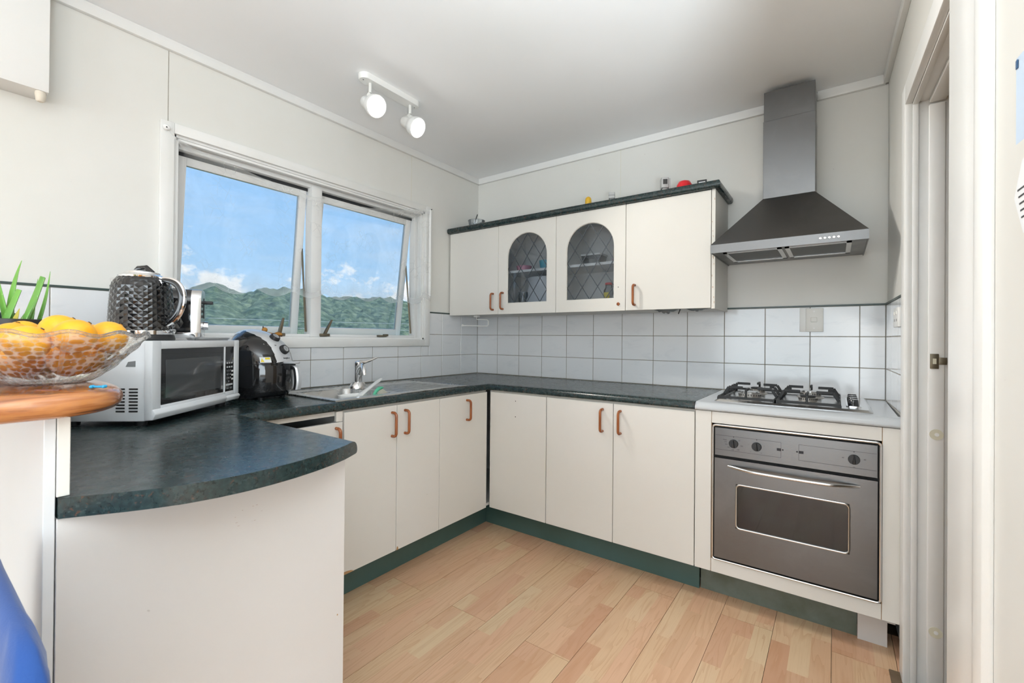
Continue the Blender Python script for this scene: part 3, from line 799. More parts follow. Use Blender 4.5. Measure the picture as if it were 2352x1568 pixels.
# ------------------------------------------------------------------ peninsula
PX = 1.252
pn = thing('peninsula_cabinet', 'peninsula cabinet with a plain off-white end panel under the curved benchtop', 'cabinet', (0.95, -2.33, 0.0))
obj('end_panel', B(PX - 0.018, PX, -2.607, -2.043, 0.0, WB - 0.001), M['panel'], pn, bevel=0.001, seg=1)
obj('carcass', B(0.62, PX - 0.0185, -2.604, -2.062, 0.12, WB - 0.002), M['cab_in'], pn)
obj('plinth', B(0.62, PX - 0.0185, -2.60, -2.11, 0.0, 0.119), M['kick'], pn)
d = obj('door', B(0.64, 0.938, -2.0615, -2.044, DB, DT), M['cab'], pn, bevel=0.001); bow_handle(d, (0.90, -2.044, 0.76), (0, 1, 0))
d = obj('door', B(0.942, PX - 0.020, -2.0615, -2.044, DB, DT), M['cab'], pn, bevel=0.001); bow_handle(d, (0.98, -2.044, 0.76), (0, 1, 0))
random.seed(3); mb = MB()
for _ in range(9):
    y = -2.30 + random.uniform(-0.045, 0.05); z = 0.775 + random.uniform(-0.022, 0.02)
    mb.box(PX, PX + 0.0002, y, y + random.uniform(0.001, 0.005), z, z + random.uniform(0.0005, 0.0012))
q = obj('scuffs', mb, M['scuff'], pn); q['kind'] = 'stuff'
obj('scratch', MB().box(PX, PX + 0.0002, -2.064, -2.061, 0.43, 0.434), M['edge'], pn)
bp = thing('back_panel', 'tall white back panel of the peninsula carrying the timber bar top', 'panel', (0.62, -2.61, 0.0))
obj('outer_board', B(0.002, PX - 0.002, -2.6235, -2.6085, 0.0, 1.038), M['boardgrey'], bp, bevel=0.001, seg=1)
obj('upstand_board', B(0.002, PX, -2.6075, -2.5905, 0.9005, 1.038), M['cab'], bp, bevel=0.001, seg=1)

# ------------------------------------------------------------------ worktops
wt = thing('worktop', 'dark green speckled laminate worktop wrapping the sink run, corner and peninsula', 'worktop', (0.6, -0.6, 0.87))
TZ = 0.90
def postform(d0, d1, r=0.026, rb=0.008):
    pts = [(d0, WB), (d1 - rb, WB)]
    for k in range(1, 4):
        a = -PI / 2 + k / 4 * PI / 2
        pts.append((d1 - rb + rb * math.cos(a), WB + rb + rb * math.sin(a)))
    pts.append((d1, WB + rb)); pts.append((d1, TZ - r))
    for k in range(1, 7):
        a = k / 7 * PI / 2
        pts.append((d1 - r + r * math.cos(a), TZ - r + r * math.sin(a)))
    pts += [(d1 - r, TZ), (d0, TZ)]
    return pts
ED = 0.622
YK = -2.055
# front edges of the L; the path runs from the oven side to the corner and then to the peninsula
obj('front_edge', MB().sweep([(1.8185, -0.56), (0.56, -0.56), (0.56, YK)], postform(0.0, ED - 0.56)), M['laminate'], wt, smooth=True)
SKX0, SKX1, SKY0, SKY1 = 0.165, 0.535, -1.60, -1.285       # sink bowl cut-out
obj('sink_run_top', MB().box(0.001, SKX0, YK - 0.05, -0.001, WB, TZ).box(SKX0, 0.56, YK - 0.05, SKY0, WB, TZ).box(SKX1, 0.56, SKY0, SKY1, WB, TZ).box(SKX0, 0.56, SKY1, -0.001, WB, TZ), M['laminate'], wt)
obj('back_run_top', MB().box(0.56, 1.8185, -0.56, -0.001, WB, TZ), M['laminate'], wt)
# peninsula slab: postformed kitchen edge, bowed end
curve = [(1.255, -2.606), (1.277, -2.572), (1.302, -2.535), (1.326, -2.493), (1.346, -2.447), (1.358, -2.40), (1.364, -2.35), (1.3635, -2.30), (1.358, -2.245), (1.347, -2.19), (1.331, -2.135), (1.311, -2.085), (1.283, -2.035), (1.268, -2.012)]
def curve_x(y):
    for (xa, ya), (xb, yb) in zip(curve[:-1], curve[1:]):
        if ya <= y <= yb: return xa + (xb - xa) * (y - ya) / (yb - ya)
    return curve[-1][0]
rings = []
for dd, z in [q for q in postform(0.0, 0.034)[1:-1]]:
    ye = YK + dd
    ysamp = [-2.606 + (ye + 2.606) * k / 22 for k in range(23)]
    r_ = [(curve_x(y), y, z) for y in ysamp]
    r_ += [(0.5605, ye, z), (0.5605, YK - 0.05, z), (0.001, YK - 0.05, z), (0.001, -2.606, z)]
    rings.append(r_)
obj('peninsula_top', MB().loft(rings), M['laminate'], wt, smooth=True, sharp=0.5)

gt = thing('worktop', 'pale grey laminate benchtop section around the gas hob', 'worktop', (2.18, -0.3, 0.87))
obj('top', MB().sweep([(2.5435, -0.56), (1.8205, -0.56)], postform(0.0, ED - 0.56)), M['greytop'], gt, smooth=True)
obj('slab', MB().box(1.8205, 2.533, -0.56, -0.001, WB, TZ), M['greytop'], gt)
obj('dark_joint', B(1.8187, 1.8203, -ED + 0.001, -0.002, WB, TZ - 0.001), M['dark'], gt)

# ------------------------------------------------------------------ timber bar top
bar = thing('bar_top', 'thick oiled reddish-brown timber bar top with rounded end', 'bar top', (0.6, -2.62, 1.04))
def slab_ring(inset, z):
    y1, y0, xe = -2.498 - inset, -2.80 + inset, 1.292 - inset
    pts = [(0.012, y0, z)]
    cy, cx, r = y0 + 0.07, xe - 0.07, 0.07
    for k in range(9):
        a = -PI / 2 + k / 8 * PI / 2
        pts.append((cx + r * math.cos(a), y0 + r + r * math.sin(a), z))
    ra, rb = 0.15, 0.11
    for k in range(13):
        a = k / 12 * PI / 2
        pts.append((xe - ra + ra * math.cos(a), y1 - rb + rb * math.sin(a), z))
    pts.append((0.012, y1, z))
    return pts
rings = []
for k in range(11):
    a = -PI / 2 + PI * k / 10
    rings.append(slab_ring(0.021 * (1 - math.cos(a)), 1.0615 + 0.0225 * math.sin(a)))
obj('slab', MB().loft(rings), M['timber'], bar, smooth=True, sharp=0.8)
SLAB = 1.084
obj('inlay_strip', MB().prism([(1.205, -2.625), (1.235, -2.60), (1.238, -2.604), (1.208, -2.630)], SLAB - 0.0005, SLAB + 0.0012), P('dark_red_wood', (0.16, 0.035, 0.015), 0.3), bar)

# ------------------------------------------------------------------ sink, tap, brushes
sk = thing('sink', 'stainless steel sink with draining board set into the green worktop', 'sink', (0.36, -1.22, 0.9))
SX0, SX1, SY0, SY1 = 0.115, 0.596, -1.648, -0.795
ZR = TZ + 0.003
def rrect(x0, x1, y0, y1, r, z, n=5):
    pts = []
    for cx, cy, a0 in ((x1 - r, y1 - r, 0), (x0 + r, y1 - r, PI / 2), (x0 + r, y0 + r, PI), (x1 - r, y0 + r, 1.5 * PI)):
        for k in range(n + 1):
            a = a0 + k / n * PI / 2
            pts.append((cx + r * math.cos(a), cy + r * math.sin(a), z))
    return pts
bx0, bx1, by0, by1 = SKX0 + 0.008, SKX1 - 0.008, SKY0 + 0.008, SKY1 - 0.008
# rim and drainer deck as a sheet around the bowl mouth
def strip(mb, x0, x1, y0, y1): mb.box(x0, x1, y0, y1, TZ + 0.0004, ZR)
mb = MB(); strip(mb, SX0, SX1, SY0, by0); strip(mb, SX0, bx0, by0, by1); strip(mb, bx1, SX1, by0, by1)
obj('rim', mb, M['sink'], sk)
# raised bead round the outside
mb = MB().tube([(SX0 + 0.004, SY0 + 0.004, ZR), (SX1 - 0.004, SY0 + 0.004, ZR), (SX1 - 0.004, SY1 - 0.004, ZR), (SX0 + 0.004, SY1 - 0.004, ZR), (SX0 + 0.004, SY0 + 0.004, ZR)], 0.0035, 8)
obj('bead', mb, M['sink'], sk, smooth=True)
# drainer with ridges
nx_, ny_ = 60, 40
vs = []; fs = []
for i in range(nx_ + 1):
    for j in range(ny_ + 1):
        x = SX0 + (SX1 - SX0) * i / nx_; y = by1 + (SY1 - by1) * j / ny_
        u = (x - 0.19) / (0.55 - 0.19); v_ = (y - (by1 + 0.035)) / ((SY1 - 0.035) - (by1 + 0.035))
        z = ZR
        if 0 < u < 1 and 0 < v_ < 1:
            m_ = min(1, u / 0.06, (1 - u) / 0.06, v_ / 0.05, (1 - v_) / 0.05)
            z = ZR - 0.004 * m_ + 0.0035 * m_ * max(0, math.sin(u * 8 * 2 * PI))
        vs.append((x, y, z))
for i in range(nx_):
    for j in range(ny_):
        a = i * (ny_ + 1) + j
        fs.append((a, a + ny_ + 1, a + ny_ + 2, a + 1))
obj('drainer', MB().add(vs, fs), M['sink'], sk, smooth=True, sharp=1.4)
rings = [rrect(bx0 - 0.004, bx1 + 0.004, by0 - 0.004, by1 + 0.004, 0.04, ZR), rrect(bx0, bx1, by0, by1, 0.045, ZR - 0.006), rrect(bx0 + 0.006, bx1 - 0.006, by0 + 0.006, by1 - 0.006, 0.05, ZR - 0.12), rrect(bx0 + 0.03, bx1 - 0.03, by0 + 0.03, by1 - 0.03, 0.05, ZR - 0.15)]
bowl = obj('bowl', MB().loft(rings, cap0=False, cap1=True), M['sink'], sk, smooth=True, sharp=1.2, recalc=False)
obj('waste', MB().lathe([(0.001, 0), (0.03, 0), (0.034, 0.003), (0.036, 0)], 20, (0.35, -1.44, ZR - 0.1495)), M['chrome'], sk, smooth=True)
# mixer tap
tp = thing('mixer_tap', 'chrome mixer tap with upturned lever behind the sink bowl', 'tap', (0.245, -1.285, ZR + 0.0005))
Tm = frame((0.245, -1.285, ZR + 0.0005), (1, -0.45, 0), (0.45, 1, 0))
obj('base', MB().loft([[(q * math.cos(a) * 1.0, q * 1.35 * math.sin(a), z) for a in [2 * PI * i / 28 for i in range(28)]] for q, z in ((0.036, 0), (0.036, 0.006), (0.031, 0.02), (0.023, 0.034), (0.021, 0.036))]), M['satin'], tp, matrix=Tm, smooth=True)
obj('body', MB().lathe([(0.021, 0.034), (0.021, 0.115), (0.0225, 0.118), (0.0225, 0.14), (0.018, 0.146), (0.008, 0.149), (0.001, 0.149)], 24), M['chrome'], tp, matrix=Tm, smooth=True)
sp_path = [(0.012, 0, 0.085), (0.045, 0, 0.112), (0.085, 0, 0.128), (0.12, 0, 0.124), (0.145, 0, 0.104), (0.15, 0, 0.082)]
obj('spout', MB().tube(sp_path, [0.015, 0.0145, 0.0135, 0.013, 0.0125, 0.012], 14), M['chrome'], tp, matrix=Tm, smooth=True)
lv = obj('lever', MB().tube([(0.0, 0.004, 0.143), (-0.002, 0.03, 0.140), (-0.004, 0.06, 0.148), (-0.006, 0.10, 0.165)], [0.012, 0.009, 0.006, 0.0045], 10), M['chrome'], tp, matrix=Tm, smooth=True)
# white scoop / dish brush
wb = thing('dustpan_scoop', 'white plastic slotted scoop leaning out of the sink bowl', 'scoop', (0.44, -1.44, 0.80))
Bv = Vector((0.335, -1.205, 0.955)); hd = Vector((0.492, -1.455, 0.900))
sd = Vector((0.0, 1.0, 0)).cross(Vector((0, 0, 1)))
obj('grip', MB().loft([[p + Vector((0.85, 0.53, 0)) * (w_ * math.cos(a)) + Vector((0, 0, 1)) * (h_ * math.sin(a)) for a in [2 * PI * i / 12 for i in range(12)]] for p, w_, h_ in ((hd, 0.016, 0.005), (hd.lerp(Bv, 0.15), 0.013, 0.006), (hd.lerp(Bv, 0.5), 0.012, 0.0055), (hd.lerp(Bv, 0.85), 0.013, 0.0055), (Bv, 0.008, 0.004))]), M['wplastic'], wb, smooth=True)
ctr = Vector((0.445, -1.455, 0.868))
def oval(r1, r2, z, n=24): return [(ctr.x + r1 * math.cos(2 * PI * k / n), ctr.y + r2 * math.sin(2 * PI * k / n), z) for k in range(n)]
obj('head', MB().loft([oval(0.034, 0.058, 0.858), oval(0.048, 0.074, 0.900), oval(0.051, 0.077, 0.902), oval(0.050, 0.076, 0.892), oval(0.044, 0.068, 0.892), oval(0.032, 0.055, 0.862)], cap=False, cap0=True, cap1=True), M['wplastic'], wb, smooth=True, sharp=1.0)
for k in range(5):
    obj('slot', MB().box(ctr.x - 0.012, ctr.x + 0.012, ctr.y + 0.01 + k * 0.007, ctr.y + 0.013 + k * 0.007, 0.8621, 0.8628), M['blackm'], wb)
gb = thing('dish_brush', 'green dish brush with white bristles lying in the sink', 'brush', (0.48, -1.38, 0.80))
path = [(0.505, -1.50, 0.868), (0.50, -1.42, 0.884), (0.495, -1.375, 0.893), (0.49, -1.355, 0.915), (0.485, -1.335, 0.925), (0.48, -1.31, 0.926)]
obj('handle', MB().tube(path, [0.006, 0.007, 0.0075, 0.009, 0.010, 0.006], 10), M['brgreen'], gb, smooth=True)
mb = MB()
for k in range(90):
    f_ = random.random(); p = Vector(path[3]).lerp(Vector(path[5]), f_) + Vector((random.uniform(-0.009, 0.009), 0, -0.004))
    q = p + Vector((0.012 + random.uniform(-0.006, 0.012), 0.018 + random.uniform(-0.01, 0.012), -0.03 + random.uniform(-0.004, 0.006)))
    mb.tube([p, q], 0.0007, 3)
br = obj('bristles', mb, M['bristle'], gb); br['kind'] = 'stuff'

# ------------------------------------------------------------------ gas hob
hb_ = thing('gas_hob', 'stainless gas hob with black trivets on the grey benchtop', 'hob', (2.17, -0.29, 0.9))
HX0, HX1, HY0, HY1 = 1.884, 2.462, -0.542, -0.045
obj('tray', MB().loft([rrect(HX0, HX1, HY0, HY1, 0.012, TZ + 0.0004), rrect(HX0, HX1, HY0, HY1, 0.012, TZ + 0.002), rrect(HX0 + 0.012, HX1 - 0.012, HY0 + 0.012, HY1 - 0.012, 0.012, TZ + 0.011), rrect(HX0 + 0.03, HX1 - 0.03, HY0 + 0.03, HY1 - 0.03, 0.02, TZ + 0.0105)]), M['hobsteel'], hb_, smooth=True, sharp=0.5)
HZ0 = TZ + 0.0108
burners = [(2.015, -0.405, 0.050), (2.015, -0.170, 0.036), (2.243, -0.405, 0.036), (2.243, -0.170, 0.045)]
for bx, by, r in burners:
    b_o = obj('burner', MB().lathe([(0.001, 0), (r + 0.012, 0), (r + 0.010, 0.003), (r * 0.95, 0.006), (r * 0.98, 0.018), (r * 1.0, 0.021), (r * 0.86, 0.024), (0.001, 0.024)], 32, (bx, by, HZ0)), M['burner'], hb_, smooth=True, sharp=0.6)
    mb = MB()
    for k in range(28):
        a = 2 * PI * k / 28; ca, sa = math.cos(a), math.sin(a); rr = r * 1.0
        mb.add([(bx + rr * ca - 0.0015 * sa, by + rr * sa + 0.0015 * ca, HZ0 + 0.013), (bx + rr * ca + 0.0015 * sa, by + rr * sa - 0.0015 * ca, HZ0 + 0.013), (bx + rr * ca + 0.0015 * sa, by + rr * sa - 0.0015 * ca, HZ0 + 0.021), (bx + rr * ca - 0.0015 * sa, by + rr * sa + 0.0015 * ca, HZ0 + 0.021)], [(0, 1, 2, 3)])
    obj('flame_slots', mb, M['dark'], b_o, recalc=False)
    obj('cap', MB().lathe([(r * 0.8, 0.0), (r * 0.82, 0.004), (r * 0.7, 0.007), (0.001, 0.008)], 28, (bx, by, HZ0 + 0.0245)), M['satin'] if r > 0.04 else M['blackm'], b_o, smooth=True)
def trivet(x0, x1):
    y0, y1 = -0.522, -0.068; zb = HZ0 + 0.009; zt = HZ0 + 0.046; w_ = 0.0045
    mb = MB()
    def bar_(p, q, hw=0.0045, hh=0.0055):
        p, q = Vector(p), Vector(q); d = (q - p).normalized()
        s_ = Vector((0, 0, 1)).cross(d)
        if s_.length < 0.1: s_ = Vector((1, 0, 0))
        s_.normalize(); u_ = d.cross(s_)
        mb.loft([[pp + s_ * hw * a + u_ * hh * b for a, b in ((-1, -1), (1, -1), (1, 1), (-1, 1))] for pp in (p, q)])
    for a, b in (((x0, y0), (x1, y0)), ((x1, y0), (x1, y1)), ((x1, y1), (x0, y1)), ((x0, y1), (x0, y0))):
        bar_((*a, zb), (*b, zb))
    fr_ = obj('trivet', mb, M['iron'], hb_)
    xc = (x0 + x1) / 2
    for yb in (-0.405, -0.29, -0.170):
        for s_ in (-1, 1):
            mb = MB(); xe = x0 if s_ < 0 else x1
            xi = xc + s_ * (0.03 if yb != -0.29 else 0.07)
            a0, a1, a2 = (xe, yb, zb), (xe - s_ * 0.022, yb, zt), (xi, yb, zt)
            bar_(a0, a1, 0.004, 0.006); bar_(a1, a2, 0.004, 0.006)
            obj('finger', mb, M['iron'], fr_, bevel=0.001, seg=1)
    for yb, ye in ((-0.405, y0), (-0.170, y1)):
        mb = MB(); s_ = 1 if ye > yb else -1
        bar_((xc, ye, zb), (xc, ye - s_ * 0.0, zt - 0.004)); bar_((xc, ye, zt), (xc, yb + s_ * 0.035, zt))
        obj('finger', mb, M['iron'], fr_, bevel=0.001, seg=1)
    for (fx, fy) in ((x0, y0), (x1, y0), (x0, y1), (x1, y1)):
        obj('foot', MB().box(fx - 0.006, fx + 0.006, fy - 0.006, fy + 0.006, HZ0 - 0.001, zb), M['iron'], fr_)
trivet(1.902, 2.126)
trivet(2.132, 2.356)
kp = obj('control_strip', MB().loft([rrect(2.378, 2.428, -0.455, -0.135, 0.012, HZ0 - 0.001), rrect(2.378, 2.428, -0.455, -0.135, 0.012, HZ0 + 0.003)]), M['chrome'], hb_, smooth=True, sharp=0.5)
for k in range(4):
    y = -0.41 + k * 0.077
    q = obj('knob', MB().lathe([(0.019, 0), (0.0185, 0.004), (0.0165, 0.022), (0.014, 0.0245), (0.001, 0.025)], 20, (2.403, y, HZ0 + 0.003)), M['black'], hb_, smooth=True, sharp=0.7)
    obj('pointer', MB().box(2.4015, 2.4045, y - 0.014, y + 0.0, HZ0 + 0.0279, HZ0 + 0.0285), M['wplastic'], q)

# ------------------------------------------------------------------ oven
ov = thing('oven', 'built-in stainless steel oven with dark window and curved bar handle', 'oven', (2.19, -0.3, 0.21))
OX0, OX1, OZ0, OZ1 = 1.897, 2.4795, 0.2095, 0.804
YF = -FR - 0.004
obj('box', B(OX0 + 0.012, OX1 - 0.012, -FR + 0.019, -0.06, OZ0 + 0.01, OZ1 - 0.01), M['dark'], ov)
def rect_tube(mb, x0, x1, z0, z1, y, r, rc=0.012):
    pts = []
    for cx, cz, a0 in ((x1 - rc, z1 - rc, 0), (x0 + rc, z1 - rc, PI / 2), (x0 + rc, z0 + rc, PI), (x1 - rc, z0 + rc, 1.5 * PI)):
        for k in range(5):
            a = a0 + k / 4 * PI / 2
            pts.append((cx + rc * math.cos(a), y, cz + rc * math.sin(a)))
    pts.append(pts[0])
    return mb.tube(pts, r, 8, cap=False)
obj('trim_frame', rect_tube(MB(), OX0, OX1, OZ0, OZ1, YF + 0.002, 0.0045), M['satin'], ov, smooth=True)
obj('recess', B(OX0 + 0.002, OX1 - 0.002, -FR + 0.002, -FR + 0.018, OZ0 + 0.002, OZ1 - 0.002), M['dark'], ov)
cp = obj('control_panel', B(OX0 + 0.009, OX1 - 0.009, YF - 0.004, YF + 0.010, 0.672, OZ1 - 0.010), M['steel'], ov, bevel=0.0012, seg=1)
yP = YF - 0.0042
mb = MB()
def hline(x0, x1, z): mb.box(x0, x1, yP - 0.0002, yP, z - 0.0005, z + 0.0005)
def vline(x, z0, z1): mb.box(x - 0.0005, x + 0.0005, yP - 0.0002, yP, z0, z1)
hline(OX0 + 0.012, 2.160, 0.762); hline(OX0 + 0.012, 2.160, 0.699); vline(2.160, 0.699, 0.762)
hline(2.222, OX1 - 0.012, 0.762); hline(2.222, OX1 - 0.012, 0.699); vline(2.222, 0.699, 0.762)
obj('printed_lines', mb, M['ink'], cp)
for q in ((2.145, 2.160, 0.726, 0.737), (2.163, 2.169, 0.729, 0.735), (2.213, 2.219, 0.729, 0.735), (2.222, 2.238, 0.726, 0.737)):
    obj('indicator_lamp', MB().box(q[0], q[1], yP - 0.0003, yP, q[2], q[3]), M['ink'], cp)
def ktext(s, x, z, size=0.007): text('dial_print', s, size, M['ink'], cp, frame((x, yP - 0.0003, z), (1, 0, 0), (0, 0, 1)))
for x, marks in ((1.982, [('50', 0.022, 0.016), ('100', 0.031, -0.006), ('150', 0.018, -0.024), ('200', -0.003, -0.027), ('220', -0.02, -0.018), ('250', -0.029, -0.006), ('275', -0.032, 0.004), ('MAX', -0.034, 0.013)]),
                 (2.071, [('-', -0.03, 0.006), ('*', 0.028, 0.006), ('r', -0.022, -0.024), ('v', 0.018, -0.024)]),
                 (2.400, [('40', -0.034, 0.002), ('60', 0.033, 0.004), ('20', 0.0, -0.03)])):
    for s_, dx, dz in marks: ktext(s_, x + dx, 0.731 + dz)
    obj('dot', MB().lathe([(0.0002, 0), (0.002, 0), (0.002, 0.0003), (0.0002, 0.0003)], 10, (x, yP, 0.760), (0, -1, 0)), M['ink'], cp)
for x in (1.982, 2.071, 2.400):
    kn = obj('knob', MB().lathe([(0.0185, 0), (0.0185, 0.006), (0.017, 0.008), (0.001, 0.008)], 28, (x, yP, 0.731), (0, -1, 0)), M['blackm'], ov, smooth=True, sharp=0.5)
    obj('grip', MB().loft([[(x - 0.006, yP - 0.008, 0.731 - 0.015), (x + 0.006, yP - 0.008, 0.731 - 0.015), (x + 0.0015, yP - 0.008, 0.731 + 0.017), (x - 0.0015, yP - 0.008, 0.731 + 0.017)], [(x - 0.004, yP - 0.021, 0.731 - 0.013), (x + 0.004, yP - 0.021, 0.731 - 0.013), (x + 0.001, yP - 0.021, 0.731 + 0.015), (x - 0.001, yP - 0.021, 0.731 + 0.015)]]), M['blackm'], kn, bevel=0.001)
dr = obj('oven_door', MB().box(OX0 + 0.009, 1.992, YF - 0.006, YF + 0.012, 0.222, 0.661).box(2.388, OX1 - 0.009, YF - 0.006, YF + 0.012, 0.222, 0.661).box(1.992, 2.388, YF - 0.006, YF + 0.012, 0.559, 0.661).box(1.992, 2.388, YF - 0.006, YF + 0.012, 0.222, 0.366), M['steel'], ov)
obj('window_surround', rect_tube(MB(), 1.994, 2.386, 0.368, 0.557, YF - 0.006, 0.0042, 0.016), M['satin'], dr, smooth=True)
obj('glass', B(1.990, 2.390, YF - 0.0035, YF + 0.004, 0.364, 0.561), M['doorglass_d'], dr)
hp = []
for k in range(25):
    u = k / 24; x = 1.962 + 0.456 * u
    a = min(1, math.sin(PI * min(max(u, 0.0), 1)) * 1.7)
    hp.append((x, YF - 0.010 - 0.034 * a, 0.632 - 0.004 * math.sin(PI * u)))
obj('bar_handle', MB().tube(hp, [0.005] + [0.0068] * 23 + [0.005], 12), M['satin'], dr, smooth=True)

# ================================================================== range hood
hd_ = thing('range_hood', 'stainless steel canopy range hood with tall chimney on the back wall', 'range hood', (2.15, 0, 1.6))
hx0, hx1, hyf, hz0, hz1 = 1.846, 2.450, -0.452, 1.600, 1.640
obj('lip', MB().box(hx0, hx1, hyf, hyf + 0.004, hz0, hz1).box(hx0, hx0 + 0.004, hyf + 0.004, -0.001, hz0, hz1).box(hx1 - 0.004, hx1, hyf + 0.004, -0.001, hz0, hz1), M['hood'], hd_)
cx0, cx1, cyf, cz = 2.040, 2.259, -0.208, 1.892
obj('canopy', MB().loft([[(hx0, hyf, hz1), (hx1, hyf, hz1), (hx1, -0.001, hz1), (hx0, -0.001, hz1)], [(cx0, cyf, cz), (cx1, cyf, cz), (cx1, -0.001, cz), (cx0, -0.001, cz)]]), M['hood'], hd_)
obj('chimney', MB().box(cx0, cx1, cyf, -0.001, cz, 2.28), M['hood'], hd_, bevel=0.001, seg=1)
obj('chimney_sleeve', MB().box(cx0 + 0.002, cx1 - 0.002, cyf + 0.002, -0.017, 2.28, CEIL - 0.028), M['hood'], hd_, bevel=0.001, seg=1)
und = obj('underside', MB().loft([[(hx0 + 0.004, hyf + 0.004, hz0 + 0.004), (hx1 - 0.004, hyf + 0.004, hz0 + 0.004), (hx1 - 0.004, -0.004, hz0 + 0.004), (hx0 + 0.004, -0.004, hz0 + 0.004)], [(hx0 + 0.004, hyf + 0.004, hz1 - 0.002), (hx1 - 0.004, hyf + 0.004, hz1 - 0.002), (hx1 - 0.004, -0.004, hz1 - 0.002), (hx0 + 0.004, -0.004, hz1 - 0.002)]]), M['hood'], hd_)
for a, b in ((hx0 + 0.05, 2.140), (2.152, hx1 - 0.055)):
    y0, y1, z = hyf + 0.035, -0.11, hz0 + 0.0035
    ff = obj('filter_frame', MB().box(a, b, y0, y0 + 0.018, z - 0.004, z).box(a, b, y1 - 0.018, y1, z - 0.004, z).box(a, a + 0.018, y0, y1, z - 0.004, z).box(b - 0.018, b, y0, y1, z - 0.004, z), M['satin'], hd_)
    obj('filter_mesh', MB().box(a + 0.018, b - 0.018, y0 + 0.018, y1 - 0.018, z - 0.001, z + 0.0005), M['mesh_dark'], ff)
    obj('filter_catch', MB().box((a + b) / 2 - 0.03, (a + b) / 2 + 0.03, y0 + 0.022, y0 + 0.030, z - 0.003, z - 0.001), M['blackm'], ff)
for k in range(5):
    x = 2.286 + k * 0.0158
    obj('button', MB().lathe([(0.0058, 0), (0.0058, 0.004), (0.0045, 0.0055), (0.001, 0.0055)], 14, (x, hyf, 1.6195), (0, -1, 0)), M['chrome'], hd_, smooth=True, sharp=0.6)

# ================================================================== wall cabinet
CF = -0.330
wx0, wx1, wz0, wz1 = 0.004, 1.843, 1.345, 1.950
wc = thing('wall_cabinet', 'cream wall cupboard with two arched leaded-glass doors and a green top', 'cupboard', (0.92, -0.16, 1.345))
t_ = 0.016
obj('carcass', MB().box(wx0, wx1 - 0.018, CF + 0.02, -0.004, wz0, wz0 + t_).box(wx0, wx1 - 0.018, CF + 0.02, -0.004, wz1 - t_, wz1).box(wx0, wx0 + t_, CF + 0.02, -0.004, wz0 + t_, wz1 - t_)
    .box(0.452, 0.468, CF + 0.02, -0.004, wz0 + t_, wz1 - t_).box(1.362, 1.378, CF + 0.02, -0.004, wz0 + t_, wz1 - t_).box(wx0 + t_, wx1 - 0.018, -0.008, -0.004, wz0 + t_, wz1 - t_), M['cab_in'], wc)
ep = obj('end_panel', B(1.8255, wx1, CF + 0.002, -0.004, wz0 - 0.004, wz1), M['cab'], wc, bevel=0.001, seg=1)
mb = MB(); random.seed(11)
for k in range(16):
    z = wz0 + random.random() * 0.55; x = 1.8262 + random.random() * 0.012
    mb.box(x, x + 0.002, CF + 0.0014, CF + 0.0021, z, z + random.uniform(0.002, 0.012))
q = obj('chipped_edge', mb, M['edge'], ep); q['kind'] = 'stuff'
obj('shelf', B(0.468, 1.362, CF + 0.035, -0.008, 1.624, 1.640), M['trim'], wc)
dx = [0.006, 0.4605, 0.9150, 1.3700, 1.8245]
